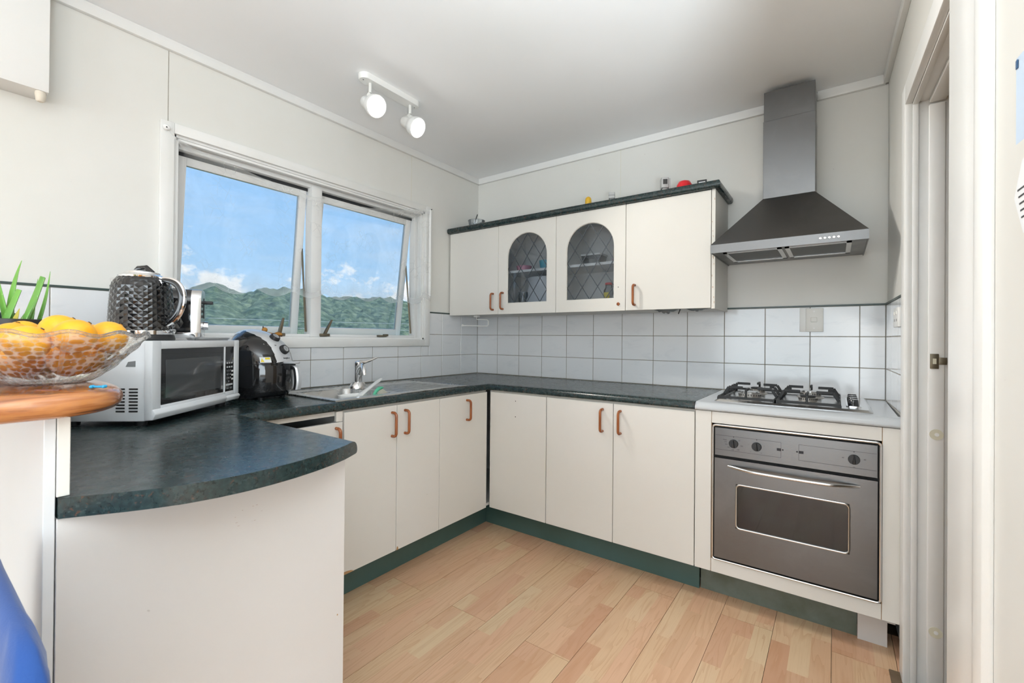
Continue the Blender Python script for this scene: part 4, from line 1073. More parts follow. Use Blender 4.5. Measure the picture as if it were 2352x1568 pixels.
def wall_door(x0, x1, arch=None):
    y0, y1 = CF, CF + 0.0175
    if arch is None:
        return obj('door', B(x0 + 0.0014, x1 - 0.0014, y0, y1, wz0, wz1 - 0.002), M['cab'], wc, bevel=0.0012, seg=1)
    ax0, ax1, az0, azs = arch          # opening: left, right, bottom, spring line
    r = (ax1 - ax0) / 2; cx_ = (ax0 + ax1) / 2
    inner = []
    n = 12
    for k in range(n): inner.append((ax0 + (ax1 - ax0) * k / n, az0))
    for k in range(n): inner.append((ax1, az0 + (azs - az0) * k / n))
    for k in range(2 * n): inner.append((cx_ + r * math.cos(PI * k / (2 * n)), azs + r * math.sin(PI * k / (2 * n))))
    for k in range(n): inner.append((ax0, azs - (azs - az0) * k / n))
    X0_, X1_, Z0_, Z1_ = x0 + 0.0014, x1 - 0.0014, wz0, wz1 - 0.002
    outer = []
    for k in range(n): outer.append((X0_ + (X1_ - X0_) * k / n, Z0_))
    for k in range(n): outer.append((X1_, Z0_ + (azs - Z0_) * k / n))
    for k in range(2 * n):
        f_ = k / (2 * n)
        if f_ < 0.25: outer.append((X1_, azs + (Z1_ - azs) * f_ / 0.25))
        elif f_ < 0.75: outer.append((X1_ - (X1_ - X0_) * (f_ - 0.25) / 0.5, Z1_))
        else: outer.append((X0_, Z1_ - (Z1_ - azs) * (f_ - 0.75) / 0.25))
    for k in range(n): outer.append((X0_, azs - (azs - Z0_) * k / n))
    N_ = len(inner); mb = MB()
    inn_f = [(x, y0 + 0.004, z) for x, z in inner]
    grow = [(cx_ + (x - cx_) * 1.0 + math.copysign(0.004, x - cx_) * (abs(x - cx_) > r * 0.3), 0, z) for x, z in inner]
    rings = [[(x, y1, z) for x, z in inner], [(x, y0 + 0.005, z) for x, z in inner], [(x + (0.004 if x > cx_ else -0.004) * min(1, abs(x - cx_) / r), y0, z + (0.004 if z > azs else (-0.004 if z == az0 else 0)) * (1 if z == az0 else max(0, (z - azs)) / r)) for x, z in inner], [(x, y0, z) for x, z in outer], [(x, y1, z) for x, z in outer], [(x, y1, z) for x, z in inner]]
    d = obj('door', mb.loft(rings, cap=False), M['cab'], wc, smooth=True, sharp=0.35)
    # glass and lead lattice
    poly = [(x, z) for x, z in inner]
    obj('glass', MB().prism(poly, y0 + 0.009, y0 + 0.012, 'y'), M['cabglass'], d)
    def inside(x, z):
        if x < ax0 or x > ax1 or z < az0: return False
        return z <= azs or (x - cx_) ** 2 + (z - azs) ** 2 <= r * r
    dw, dh = (ax1 - ax0) / 3.0, 0.152
    for sgn in (1, -1):
        for k in range(-8, 9):
            # line through (cx_ + k*dw, ztop) with slope sgn*dh/dw
            ztop = azs + r
            pts = []
            for i in range(401):
                x = ax0 + (ax1 - ax0) * i / 400
                z = ztop + sgn * (x - cx_ - k * dw) * dh / dw
                if inside(x, z): pts.append((x, z))
            if len(pts) > 6:
                (xa, za), (xb, zb_) = pts[0], pts[-1]
                yL = y0 + 0.0075 if sgn > 0 else y0 + 0.0082
                L_ = math.hypot(xb - xa, zb_ - za); nx, nz = -(zb_ - za) / L_ * 0.0024, (xb - xa) / L_ * 0.0024
                obj('lead_strip', MB().prism([(xa + nx, za + nz), (xb + nx, zb_ + nz), (xb - nx, zb_ - nz), (xa - nx, za - nz)], yL, y0 + 0.009, 'y'), M['lead'], d)
    return d
d = wall_door(dx[0], dx[1]); bow_handle(d, (0.418, CF, 1.432), (0, -1, 0), 0.11)
d = wall_door(dx[1], dx[2], (0.5385, 0.8435, 1.420, 1.722)); bow_handle(d, (0.502, CF, 1.434), (0, -1, 0), 0.11)
d = wall_door(dx[2], dx[3], (0.9915, 1.2965, 1.420, 1.720))
obj('screw_hole', MB().lathe([(0.0005, 0), (0.0028, 0), (0.0028, 0.0006), (0.0005, 0.0006)], 10, (1.327, CF, 1.48), (0, -1, 0)), M['dark'], d)
obj('handle_stub', MB().lathe([(0.009, 0), (0.0095, 0.004), (0.007, 0.008), (0.003, 0.008), (0.003, 0.004), (0.001, 0.004)], 16, (1.328, CF, 1.383), (0, -1, 0)), M['handle'], d, smooth=True, sharp=0.6)
d = wall_door(dx[3], dx[4]); bow_handle(d, (1.425, CF, 1.43), (0, -1, 0), 0.11)
# green postformed top with rounded front and right end
def top_prof(): 
    out = []; r = 0.019
    out.append((0.0, 0.0))
    for k in range(9):
        a = -PI / 2 + PI * k / 8
        out.append((0.026 + 0.012 * math.cos(a), r + r * math.sin(a)))
    out.append((0.0, 0.038))
    return [(a, wz1 + b) for a, b in out]
tpg = obj('top_board', MB().box(0.0, wx1 - 0.012, CF + 0.012, -0.001, wz1, wz1 + 0.038), M['laminate'], wc)
obj('top_edge', MB().sweep([(wx1 - 0.012, -0.001), (wx1 - 0.012, CF + 0.012), (0.0, CF + 0.012)][::-1], [(-a, z) for a, z in top_prof()]), M['laminate'], wc, smooth=True)
TOPZ = wz1 + 0.038

# things inside the glazed cupboard
def bowl_thing(name, label, cat, c, r, h, mat, n=24, flare=0.75, group=None):
    b = thing(name, label, cat, c)
    obj('body', MB().loft([[(q * math.cos(a), q * math.sin(a), z) for a in [2 * PI * i / n for i in range(n)]] for q, z in ((r * flare, 0), (r, h), (r * 0.95, h), (r * flare * 0.92, 0.004))]), mat, b, w=False, smooth=True, sharp=0.9)
    return b
SHZ = 1.6405; BOZ = wz0 + t_ + 0.0005
bowl_thing('plastic_bowl', 'pink plastic bowl on the cupboard shelf behind leaded glass', 'bowl', (0.565, -0.17, SHZ), 0.055, 0.045, M['pink'])
bowl_thing('plastic_cup', 'tilted teal cup on the cupboard shelf behind leaded glass', 'cup', (0.735, -0.16, SHZ), 0.045, 0.07, M['teal'])
b = thing('food_container', 'clear plastic food container on the cupboard shelf behind the leaded glass', 'container', (1.10, -0.17, SHZ))
obj('tub', MB().loft([rrect(-0.055, 0.055, -0.05, 0.05, 0.012, 0), rrect(-0.065, 0.065, -0.058, 0.058, 0.014, 0.06), rrect(-0.062, 0.062, -0.055, 0.055, 0.014, 0.06), rrect(-0.052, 0.052, -0.047, 0.047, 0.012, 0.003)]), M['clearpl'], b, w=False, smooth=True, sharp=0.8)
obj('lid', MB().loft([rrect(-0.069, 0.069, -0.062, 0.062, 0.014, 0.0605), rrect(-0.069, 0.069, -0.062, 0.062, 0.014, 0.07)]), M['wplastic'], b, w=False)
b = thing('snack_packet', 'brown and cream snack packet propped on the cupboard shelf', 'packet', (1.285, -0.18, SHZ))
obj('bag', MB().loft([[(x * w_, y * d_, z) for x, y in ((-1, -0.4), (-0.5, -1), (0.5, -1), (1, -0.4), (1, 0.4), (0.5, 1), (-0.5, 1), (-1, 0.4))] for w_, d_, z in ((0.045, 0.02, 0), (0.05, 0.03, 0.03), (0.05, 0.026, 0.08), (0.045, 0.004, 0.12))]), P('packet_cream', (0.62, 0.5, 0.33), 0.4), b, w=False, smooth=True)
obj('band', MB().box(-0.046, 0.046, -0.0315, -0.027, 0.005, 0.028), P('packet_red', (0.35, 0.03, 0.05), 0.4), b, w=False)
b = thing('plastic_bag', 'crumpled white plastic bag behind the lower leaded glass', 'bag', (0.70, -0.15, BOZ))
random.seed(5)
rings = []
for k in range(9):
    z = 0.24 * k / 8; ring = []
    for i in range(20):
        a = 2 * PI * i / 20; rr = 1 + random.uniform(-0.12, 0.12)
        ring.append(((0.12 - 0.02 * k / 8) * rr * math.cos(a), 0.06 * rr * math.sin(a), z))
    rings.append(ring)
obj('bag', MB().loft(rings), P('white_film', (0.72, 0.74, 0.77), 0.35), b, w=False, smooth=True, sharp=0.5)
b = thing('plastic_bag', 'pale plastic bag at the end of the lower cupboard beside the stub handle', 'bag', (1.285, -0.15, BOZ))
obj('bag', MB().loft([[(p[0] * 0.55, p[1], p[2] * 0.85) for p in r_] for r_ in rings]), P('white_film_b', (0.66, 0.68, 0.71), 0.4), b, w=False, smooth=True, sharp=0.5)
bowl_thing('dish', 'white dish standing in the lower glazed cupboard', 'dish', (1.105, -0.2, BOZ), 0.062, 0.065, M['wplastic'])
b = thing('jar', 'glass jar with a yellow label in the lower glazed cupboard', 'jar', (1.165, -0.09, BOZ))
obj('jar_glass', MB().lathe([(0.03, 0), (0.033, 0.005), (0.033, 0.13), (0.022, 0.15), (0.022, 0.165)], 20), M['clearpl'], b, w=False, smooth=True)
obj('label', MB().box(-0.018, 0.018, -0.0345, -0.033, 0.07, 0.115), M['yellowlab'], b, w=False)
obj('lid', MB().lathe([(0.024, 0.165), (0.024, 0.178), (0.001, 0.178)], 20), M['red'], b, w=False)
b = thing('drinking_glass', 'tall clear tumbler at the edge of the lower glazed cupboard', 'tumbler', (0.525, -0.12, BOZ))
obj('glass', MB().lathe([(0.028, 0), (0.034, 0.15), (0.032, 0.15), (0.026, 0.004)], 20), M['clearpl'], b, w=False, smooth=True, sharp=0.8)

# things on top of the wall cabinet
b = thing('storage_tub', 'clear plastic tub holding a dark pen on the cupboard top in the corner', 'tub', (0.125, -0.17, TOPZ))
obj('tub', MB().lathe([(0.05, 0), (0.062, 0.075), (0.065, 0.077), (0.065, 0.08), (0.060, 0.08), (0.048, 0.003), (0.001, 0.003)], 24), M['clearpl'], b, w=False, smooth=True, sharp=0.8)
b = thing('pen', 'dark pen leaning in the clear tub on the cupboard', 'pen', (0.12, -0.18, TOPZ + 0.004))
obj('barrel', MB().tube([(-0.03, 0, 0.0), (0.022, 0, 0.12)], [0.006, 0.0035], 8), M['blackm'], b, w=False, smooth=True)
b = thing('bottle_cap', 'short dark grey cap beside the clear tub on the cupboard', 'cap', (0.215, -0.21, TOPZ))
obj('cap', MB().lathe([(0.028, 0), (0.028, 0.035), (0.022, 0.043), (0.001, 0.044)], 20), P('grey_cap', (0.12, 0.12, 0.125), 0.5), b, w=False, smooth=True, sharp=0.7)
b = thing('toy', 'plain yellow rounded toy peg on the cupboard top', 'toy', (1.075, -0.21, TOPZ))
obj('base_ring', MB().lathe([(0.0205, 0), (0.0215, 0.002), (0.0215, 0.008), (0.0205, 0.010)], 24), M['yellow'], b, w=False, smooth=True)
obj('body', MB().lathe([(0.018, 0.001), (0.02, 0.006), (0.02, 0.06), (0.0185, 0.072), (0.013, 0.081), (0.006, 0.085), (0.001, 0.086)], 24), M['yellow'], b, w=False, smooth=True, sharp=0.8)
b = thing('toy', 'small pale grey block toy on the cupboard top', 'toy', (1.232, -0.21, TOPZ), 0.35)
obj('block', MB().box(-0.018, 0.018, -0.018, 0.018, 0.045, 0.083), M['toygrey'], b, w=False, bevel=0.003)
obj('stand', MB().box(-0.012, 0.012, -0.01, 0.01, 0.0, 0.045), M['toygrey'], b, w=False, bevel=0.002)
obj('groove', MB().box(-0.0185, 0.0185, -0.0185, 0.0185, 0.062, 0.064), M['toyd'], b, w=False)
b = thing('pebble', 'small dark grey lump beside the block toy', 'pebble', (1.185, -0.205, TOPZ))
obj('lump', MB().ball((0, 0, 0.022), 0.018, 0.015, 0.022, 14, 8), P('dark_stone', (0.12, 0.12, 0.12), 0.7), b, w=False, smooth=True)
b = thing('toy', 'taller grey jointed block toy on the cupboard top', 'toy', (1.545, -0.20, TOPZ), 0.5)
obj('base', MB().box(-0.014, 0.014, -0.02, 0.02, 0.0, 0.048), M['toygrey'], b, w=False, bevel=0.003)
obj('upper_block', MB().box(-0.02, 0.02, -0.024, 0.024, 0.050, 0.112), M['toygrey'], b, w=False, bevel=0.006)
obj('back_plate', MB().box(0.021, 0.030, -0.02, 0.02, 0.044, 0.106), M['toygrey'], b, w=False, bevel=0.004)
obj('dark_inset', MB().box(-0.012, 0.012, -0.0248, -0.024, 0.070, 0.098), M['toyd'], b, w=False)
b = thing('upturned_bowl', 'upturned red plastic bowl on the cupboard top', 'bowl', (1.655, -0.20, TOPZ))
obj('bowl', MB().lathe([(0.052, 0), (0.052, 0.012), (0.043, 0.03), (0.040, 0.05), (0.030, 0.068), (0.015, 0.074), (0.001, 0.075)], 28), M['red'], b, w=False, smooth=True, sharp=0.8)
b = thing('mini_frame', 'tiny black framed card on the cupboard top next to the red bowl', 'frame', (1.748, -0.20, TOPZ), 0.1)
obj('frame', MB().box(-0.024, 0.024, -0.006, 0.0, 0, 0.008).box(-0.024, 0.024, -0.006, 0, 0.052, 0.060).box(-0.024, -0.017, -0.006, 0, 0.008, 0.052).box(0.017, 0.024, -0.006, 0, 0.008, 0.052), M['blackm'], b, w=False)
obj('card', MB().box(-0.017, 0.017, -0.003, -0.001, 0.008, 0.052), M['paper'], b, w=False)
# under the wall cabinet
b = thing('towel_holder', 'white wire paper towel holder under the wall cupboard', 'holder', (0.2, -0.25, wz0))
obj('mount', MB().box(0.185, 0.222, -0.265, -0.235, wz0 - 0.012, wz0), M['wplastic'], b, bevel=0.002)
obj('wire_arm', MB().tube([(0.203, -0.25, wz0 - 0.01), (0.203, -0.25, wz0 - 0.028), (0.30, -0.25, wz0 - 0.032), (0.312, -0.25, wz0 - 0.042), (0.312, -0.25, wz0 - 0.068), (0.30, -0.25, wz0 - 0.078), (0.07, -0.25, wz0 - 0.072)], 0.0042, 8), M['wplastic'], b, smooth=True)
obj('end_ball', MB().ball((0.067, -0.25, wz0 - 0.070), 0.009, 0.009, 0.009, 12, 8), M['wplastic'], b, smooth=True)
b = thing('cling_wrap', 'loose clear plastic wrap hanging under the wall cupboard', 'plastic wrap', (1.66, -0.29, wz0))
random.seed(21)
for (xa, xb, dp) in ((1.53, 1.66, 0.022), (1.70, 1.80, 0.014)):
    mb = MB(); n = 16; rings = []
    for k in range(n + 1):
        x = xa + (xb - xa) * k / n; dz = dp * math.sin(PI * k / n) * random.uniform(0.6, 1.2)
        rings.append([(x, -0.325, wz0), (x + random.uniform(-0.004, 0.004), -0.315, wz0 - dz), (x, -0.26, wz0 - dz * 0.4), (x, -0.24, wz0)])
    obj('film', mb.loft(rings, cap=False, closed=False), M['clearpl'], b, smooth=True, recalc=False)
obj('black_clip', MB().tube([(1.668, -0.31, wz0), (1.658, -0.31, wz0 - 0.026)], 0.003, 6), M['blackm'], b)
# switch on the tiles, socket on the side wall
b = thing('wall_switch', 'large ivory cooker switch plate on the back wall tiles', 'switch', (2.24, 0, 1.29))
obj('backing', MB().box(2.188, 2.23, -0.006, -0.0005, 1.228, 1.352), M['wplastic'], b, bevel=0.003)
obj('plate', MB().box(2.215, 2.290, -0.014, -0.0005, 1.228, 1.348), M['ivory'], b, bevel=0.003)
obj('rocker', MB().box(2.237, 2.264, -0.019, -0.013, 1.277, 1.302), M['ivory'], b, bevel=0.003)
for z in (1.246, 1.332): obj('screw_cap', MB().lathe([(0.0045, 0), (0.0045, 0.001), (0.001, 0.001)], 12, (2.2505, -0.0138, z), (0, -1, 0)), M['wplastic'], b)
b = thing('power_socket', 'white power socket on the narrow tiled side wall', 'socket', mR @ Vector((0, -0.42, 1.28)))
right('plate', MB().box(-0.011, -0.0005, -0.49, -0.36, 1.24, 1.317), M['wplastic'], b, bevel=0.003)
for dy in (-0.455, -0.40): right('rocker', MB().box(-0.014, -0.0105, dy - 0.006, dy + 0.006, 1.288, 1.302), M['ivory'], b, bevel=0.001)
for dy in (-0.462, -0.448, -0.407, -0.393): right('pin_slot', MB().box(-0.0114, -0.0108, dy - 0.0015, dy + 0.0015, 1.262, 1.272), M['blackm'], b)

# ================================================================== track light
tl_ = thing('track_light', 'white two-spot bar light on the ceiling, both bulbs lit', 'ceiling light', (0.478, -1.277, CEIL))
ring = []
def capsule(hw, y0, y1, z, n=8):
    pts = []
    for k in range(n + 1):
        a = PI * k / n; pts.append((0.478 + hw * math.cos(a), y1 - hw + hw * math.sin(a), z))
    for k in range(n + 1):
        a = PI + PI * k / n; pts.append((0.478 + hw * math.cos(a), y0 + hw + hw * math.sin(a), z))
    return pts
obj('bar', MB().loft([capsule(0.034, -1.462, -1.092, CEIL - 0.0005), capsule(0.034, -1.462, -1.092, CEIL - 0.022), capsule(0.030, -1.458, -1.096, CEIL - 0.028)]), M['wplastic'], tl_, smooth=True, sharp=0.6)
for y in (-1.44, -1.115): obj('screw', MB().lathe([(0.003, 0), (0.003, 0.0008), (0.0005, 0.0008)], 10, (0.478, y, CEIL - 0.0275), (0, 0, -1)), M['dark'], tl_)
for (y, ax) in ((-1.40, (0.87, -0.05, -0.49)), (-1.145, (0.85, 0.11, -0.51))):
    pv = Vector((0.478, y, CEIL - 0.098)); axv = Vector(ax).normalized()
    hdn = obj('spot_head', MB().lathe([(0.001, -0.062), (0.026, -0.060), (0.031, -0.052), (0.032, -0.015), (0.034, -0.004), (0.046, 0.012), (0.052, 0.03), (0.053, 0.052), (0.050, 0.054), (0.047, 0.050), (0.044, 0.03)], 32, pv + Vector((0, 0, -0.030)) + axv * 0.012, axv), M['wplastic'], tl_, smooth=True, sharp=0.9)
    obj('bulb', MB().lathe([(0.044, 0.030), (0.0455, 0.042), (0.040, 0.048), (0.02, 0.051), (0.001, 0.052)], 32, pv + Vector((0, 0, -0.030)) + axv * 0.012, axv), M['bulb'], hdn, smooth=True)
    obj('stem', MB().tube([(0.478, y, CEIL - 0.028), (0.478, y, CEIL - 0.075)], 0.008, 12), M['ivory'], tl_, smooth=True)
    obj('joint', MB().lathe([(0.013, -0.011), (0.013, 0.011), (0.001, 0.011)], 18, pv + Vector((0, 0, 0.008)), (0, 1, 0)), M['ivory'], tl_, smooth=True, sharp=0.6)
    lp = light('spot_lamp', 'SPOT', pv + Vector((0, 0, -0.030)) + axv * 0.085, 50.0, (1, 0.95, 0.88)); lp.data.spot_size = 1.6; lp.data.spot_blend = 0.8; lp.data.shadow_soft_size = 0.045
    aim(lp, axv)

# overhead box on the window wall
b = thing('wall_box', 'white boxed-in panel high on the window wall above the bar', 'wall box', (0.05, -2.7, 2.03))
obj('front_panel', B(-0.005, 0.10, -3.3, -2.453, 2.026, 2.409), M['trim'], b, bevel=0.002)
obj('top_panel', B(0.0145, 0.10, -3.3, -2.453, 2.409, CEIL - 0.001), M['trim'], b)
obj('corner_stub', MB().lathe([(0.014, 0.0), (0.015, 0.01), (0.012, 0.03), (0.008, 0.034), (0.001, 0.034)], 14, (0.085, -2.472, 2.0255), (0, 0, -1)), P('stub_cream', (0.72, 0.66, 0.56), 0.6), b, smooth=True, sharp=0.7)
# notices pinned to the side wall at the edge of the picture
b = thing('notice', 'pale blue notice sheet curling off the wall beside the doorway', 'notice', mR @ Vector((0, -1.9, 1.5)))
right('sheet', MB().loft([[(-0.003 - 0.011 * (1 - k / 6) ** 2, -1.773 - 0.05 * k, z) for k in range(7)] for z in (1.485, 1.53, 1.57, 1.617)], cap=False, closed=False), M['bluepaper'], b, recalc=False, smooth=True)
right('corner_mark', MB().box(-0.0152, -0.0142, -1.782, -1.775, 1.60, 1.613), M['bluein'], b)
b = thing('notice', 'white printed sheet hanging askew below the pale blue notice', 'notice', mR @ Vector((0, -1.95, 1.40)))
right('sheet', MB().prism([(-1.795, 1.455), (-1.762, 1.405), (-1.80, 1.345), (-1.95, 1.32), (-1.95, 1.48)], -0.013, -0.0124, 'x'), M['paper'], b)
mb = MB()
for k in range(5): right('print_line', MB().box(-0.0136, -0.0131, -1.93, -1.778 - 0.004 * k, 1.412 - 0.011 * k, 1.4145 - 0.011 * k), M['ink'], b)

# ================================================================== microwave
MWA = math.radians(129.5)
mw = thing('microwave', 'white microwave oven set diagonally on the peninsula worktop', 'microwave', (0.633, -2.302, TZ), MWA)
mwW, mwD, mz0, mz1 = 0.497, 0.30, 0.015, 0.264
obj('body', MB().box(0.004, mwW - 0.004, 0.022, mwD, mz0, mz1), M['microwhite'], mw, w=False, bevel=0.004)
# front frame: door surround with bevelled edges and a sloping bottom lip
wx0_, wx1_, wz0_, wz1_ = 0.040, 0.392, 0.060, 0.238
px0_, px1_ = 0.399, 0.462
def mquad(mb, x0, x1, z0, z1, y0, y1): mb.box(x0, x1, y0, y1, z0, z1)
df_ = obj('door_frame', MB().box(0.0, wx0_, -0.002, 0.022, mz0 + 0.004, mz1).box(wx1_, px0_, -0.002, 0.022, wz0_ - 0.02, wz1_ + 0.004).box(px1_, mwW, -0.002, 0.022, mz0 + 0.03, mz1).box(wx0_, px1_, -0.002, 0.022, wz1_, mz1)
    .box(wx0_, wx1_ + 0.004, -0.002, 0.022, mz0 + 0.004, wz0_).box(px0_ - 0.001, px1_, -0.002, 0.022, mz0 + 0.030, wz0_), M['microwhite'], mw, w=False, bevel=0.003)
obj('front_bulge', MB().prism([(0.022, mz0 + 0.002), (-0.004, mz0 + 0.004), (-0.012, mz0 + 0.022), (-0.003, wz0_ - 0.008), (0.022, wz0_ - 0.008)], 0.001, wx1_ + 0.004, 'x'), M['microwhite'], mw, w=False, bevel=0.003)
obj('open_button', MB().prism([(0.022, mz0 + 0.004), (-0.003, mz0 + 0.006), (-0.010, mz0 + 0.022), (-0.003, mz0 + 0.030), (0.022, mz0 + 0.030)], wx1_ + 0.006, mwW - 0.001, 'x'), M['microwhite'], mw, w=False, bevel=0.003)
wn_ = obj('door_window', MB().box(wx0_, wx1_, 0.002, 0.012, wz0_, wz1_), M['black'], mw, w=False)
obj('inner_screen', MB().box(wx0_ + 0.025, wx1_ - 0.02, 0.0012, 0.002, wz0_ + 0.02, wz1_ - 0.035), P('screen_grey', (0.055, 0.058, 0.06), 0.12, Coat_Weight=0.5), wn_, w=False)
cpn = obj('control_panel', MB().box(px0_, px1_, 0.001, 0.012, wz0_, wz1_), M['black'], mw, w=False)
LM = lambda x, z: wm(mw) @ frame((x, 0.0006, z), (1, 0, 0), (0, 0, 1))
for r_ in range(2):
    for c_ in range(3):
        obj('key_icon', MB().box(px0_ + 0.012 + c_ * 0.016, px0_ + 0.021 + c_ * 0.016, 0.0003, 0.001, 0.170 - r_ * 0.016, 0.176 - r_ * 0.016), M['keys'], cpn, w=False)
for i, ch in enumerate('1234567890'):
    r_, c_ = divmod(i, 3)
    text('key_number', ch, 0.010, M['keys'], cpn, LM(px0_ + (0.016 if ch != '0' else 0.028) + (c_ * 0.012 if ch != '0' else 0), 0.142 - r_ * 0.0145))
for k in range(3): obj('side_key', MB().box(px0_ + 0.047, px0_ + 0.059, 0.0003, 0.001, 0.136 - k * 0.016, 0.143 - k * 0.016), M['wplastic'], cpn, w=False)
obj('wide_key', MB().box(px0_ + 0.008, px0_ + 0.055, 0.0003, 0.001, 0.083, 0.090), M['keys'], cpn, w=False)
for k in range(2): obj('low_key', MB().box(px0_ + 0.010 + k * 0.025, px0_ + 0.026 + k * 0.025, 0.0003, 0.001, 0.069, 0.076), P('dim_print', (0.16, 0.17, 0.17), 0.4), cpn, w=False)
# side vents (the side that faces the camera)
for col in (0.042, 0.080):
    for k in range(8):
        obj('vent_slot', MB().box(0.0032, 0.0045, col, col + 0.026, 0.044 + k * 0.0098, 0.049 + k * 0.0098), M['dark'], mw, w=False)
obj('side_grip', MB().prism([(0.050, 0.184), (0.078, 0.184), (0.071, 0.199), (0.050, 0.202)], 0.0025, 0.0046, 'x'), P('grip_grey', (0.2, 0.21, 0.22), 0.5), mw, w=False)
obj('side_seam', MB().box(0.0032, 0.0045, 0.0215, 0.0225, mz0 + 0.01, mz1 - 0.006), M['keys'], mw, w=False)
for fx, fy in ((0.03, 0.05), (mwW - 0.04, 0.05), (0.03, mwD - 0.05), (mwW - 0.04, mwD - 0.05)):
    obj('foot', MB().lathe([(0.016, 0), (0.018, 0.012), (0.018, mz0 + 0.001)], 16, (fx, fy, 0)), M['blackm'], mw, w=False, smooth=True, sharp=0.7)
MWT = TZ + mz1

# steel tray on the microwave
def mwp(x, y, z): return wm(mw) @ Vector((x, y, z))
b = thing('baking_tray', 'shallow steel tray lying on the microwave in front of the toaster', 'tray', mwp(0.345, 0.042, mz1 + 0.0005), MWA)
obj('tray', MB().loft([rrect(-0.10, 0.10, -0.030, 0.010, 0.012, 0), rrect(-0.11, 0.11, -0.038, 0.014, 0.014, 0.010), rrect(-0.106, 0.106, -0.035, 0.011, 0.014, 0.010), rrect(-0.097, 0.097, -0.027, 0.007, 0.012, 0.002)]), M['satin'], b, w=False, smooth=True, sharp=0.7)
TRZ = MWT + 0.0005

# ------------------------------------------------------------------ kettle with diamond facets
ka = math.atan2(0.583, 0.812)
kt = thing('kettle', 'black kettle with diamond facets and chrome trim on the microwave', 'kettle', (0.462, -2.282, TRZ), ka)
KS = 1.0
obj('power_base', MB().lathe([(0.001, 0), (0.089, 0), (0.091, 0.004), (0.088, 0.018), (0.001, 0.018)], 40), M['blackm'], kt, w=False, smooth=True, sharp=0.6)
obj('chrome_band', MB().lathe([(0.086, 0.018), (0.0875, 0.020), (0.0875, 0.032), (0.086, 0.034), (0.001, 0.034)], 48), M['chrome'], kt, w=False, smooth=True, sharp=0.6)
NC, NR = 22, 17
kz0, kz1 = 0.034, 0.207
def kr(s): return 0.0865 - 0.009 * s ** 1.6 - 0.014 * max(0, (s - 0.80) / 0.20) ** 2
mb = MB(); idx = {}
def kv(row, j, extra=0.0):
    s = row / NR; r = kr(min(max(s, 0), 1)) + extra
    a = 2 * PI * (j + (0.5 if row % 2 else 0.0)) / NC
    return (r * math.cos(a), r * math.sin(a), kz0 + (kz1 - kz0) * s)
for row in range(-1, NR):
    for j in range(NC):
        jl = j if row % 2 == 0 else j + 1
        if row == -1: top, l_, r_, bt = None, kv(0, j), kv(0, j + 1), None
        T_ = kv(row + 2, j) if row + 2 <= NR else None
        if row >= 0:
            Bt = kv(row, j); Lf = kv(row + 1, j - 1 if row % 2 == 0 else j); Rg = kv(row + 1, j if row % 2 == 0 else j + 1)
        else:
            Lf = kv(0, j); Rg = kv(0, j + 1); Bt = None; T_ = kv(1, j)
        ca = math.atan2(Lf[1] + Rg[1], Lf[0] + Rg[0]); zc = Lf[2]; rc = math.hypot(Lf[0], Lf[1]) + 0.0018
        Cn = (rc * math.cos(ca), rc * math.sin(ca), zc)
        if Bt is not None: mb.add([Bt, Rg, Cn], [(0, 1, 2)]); mb.add([Lf, Bt, Cn], [(0, 1, 2)])
        if T_ is not None: mb.add([Rg, T_, Cn], [(0, 1, 2)]); mb.add([T_, Lf, Cn], [(0, 1, 2)])
obj('body', mb, M['black'], kt, w=False, recalc=False)
obj('inner_shell', MB().lathe([(kr(s) - 0.0035, kz0 + (kz1 - kz0) * s) for s in [k / 12 for k in range(13)]], 32), M['blackm'], kt, w=False, smooth=True)
obj('collar', MB().lathe([(kr(1.0) + 0.001, kz1 - 0.001), (kr(1.0) + 0.002, kz1 + 0.004), (0.052, kz1 + 0.012), (0.048, kz1 + 0.013)], 40), M['chrome'], kt, w=False, smooth=True)
ld = obj('lid', MB().lathe([(0.050, kz1 + 0.010), (0.047, kz1 + 0.018), (0.030, kz1 + 0.024), (0.001, kz1 + 0.026)], 36), M['chrome'], kt, w=False, smooth=True)
obj('lid_grip', MB().tube([(-0.028, 0, kz1 + 0.020), (-0.012, 0, kz1 + 0.034), (0.012, 0, kz1 + 0.036), (0.036, 0, kz1 + 0.018)], [0.006, 0.008, 0.008, 0.006], 10), M['black'], ld, w=False, smooth=True)
obj('spout', MB().loft([[(-0.058, -0.030, 0.160), (-0.058, 0.030, 0.160), (-0.050, 0.034, 0.207), (-0.050, -0.034, 0.207)], [(-0.078, -0.018, 0.172), (-0.078, 0.018, 0.172), (-0.076, 0.024, 0.207), (-0.076, -0.024, 0.207)], [(-0.100, -0.006, 0.192), (-0.100, 0.006, 0.192), (-0.102, 0.008, 0.207), (-0.102, -0.008, 0.207)]]), M['chrome'], kt, w=False, bevel=0.002)
hpth = [(0.058, 0, 0.196), (0.085, 0, 0.199), (0.115, 0, 0.190), (0.132, 0, 0.165), (0.134, 0, 0.130), (0.122, 0, 0.092), (0.100, 0, 0.066), (0.078, 0, 0.054)]
def smooth_path(p, it=2):
    for _ in range(it):
        q = [p[0]]
        for a, b in zip(p[:-1], p[1:]):
            q.append(tuple(0.75 * x + 0.25 * y for x, y in zip(a, b))); q.append(tuple(0.25 * x + 0.75 * y for x, y in zip(a, b)))
        q.append(p[-1]); p = q
    return p
hs = smooth_path(hpth)
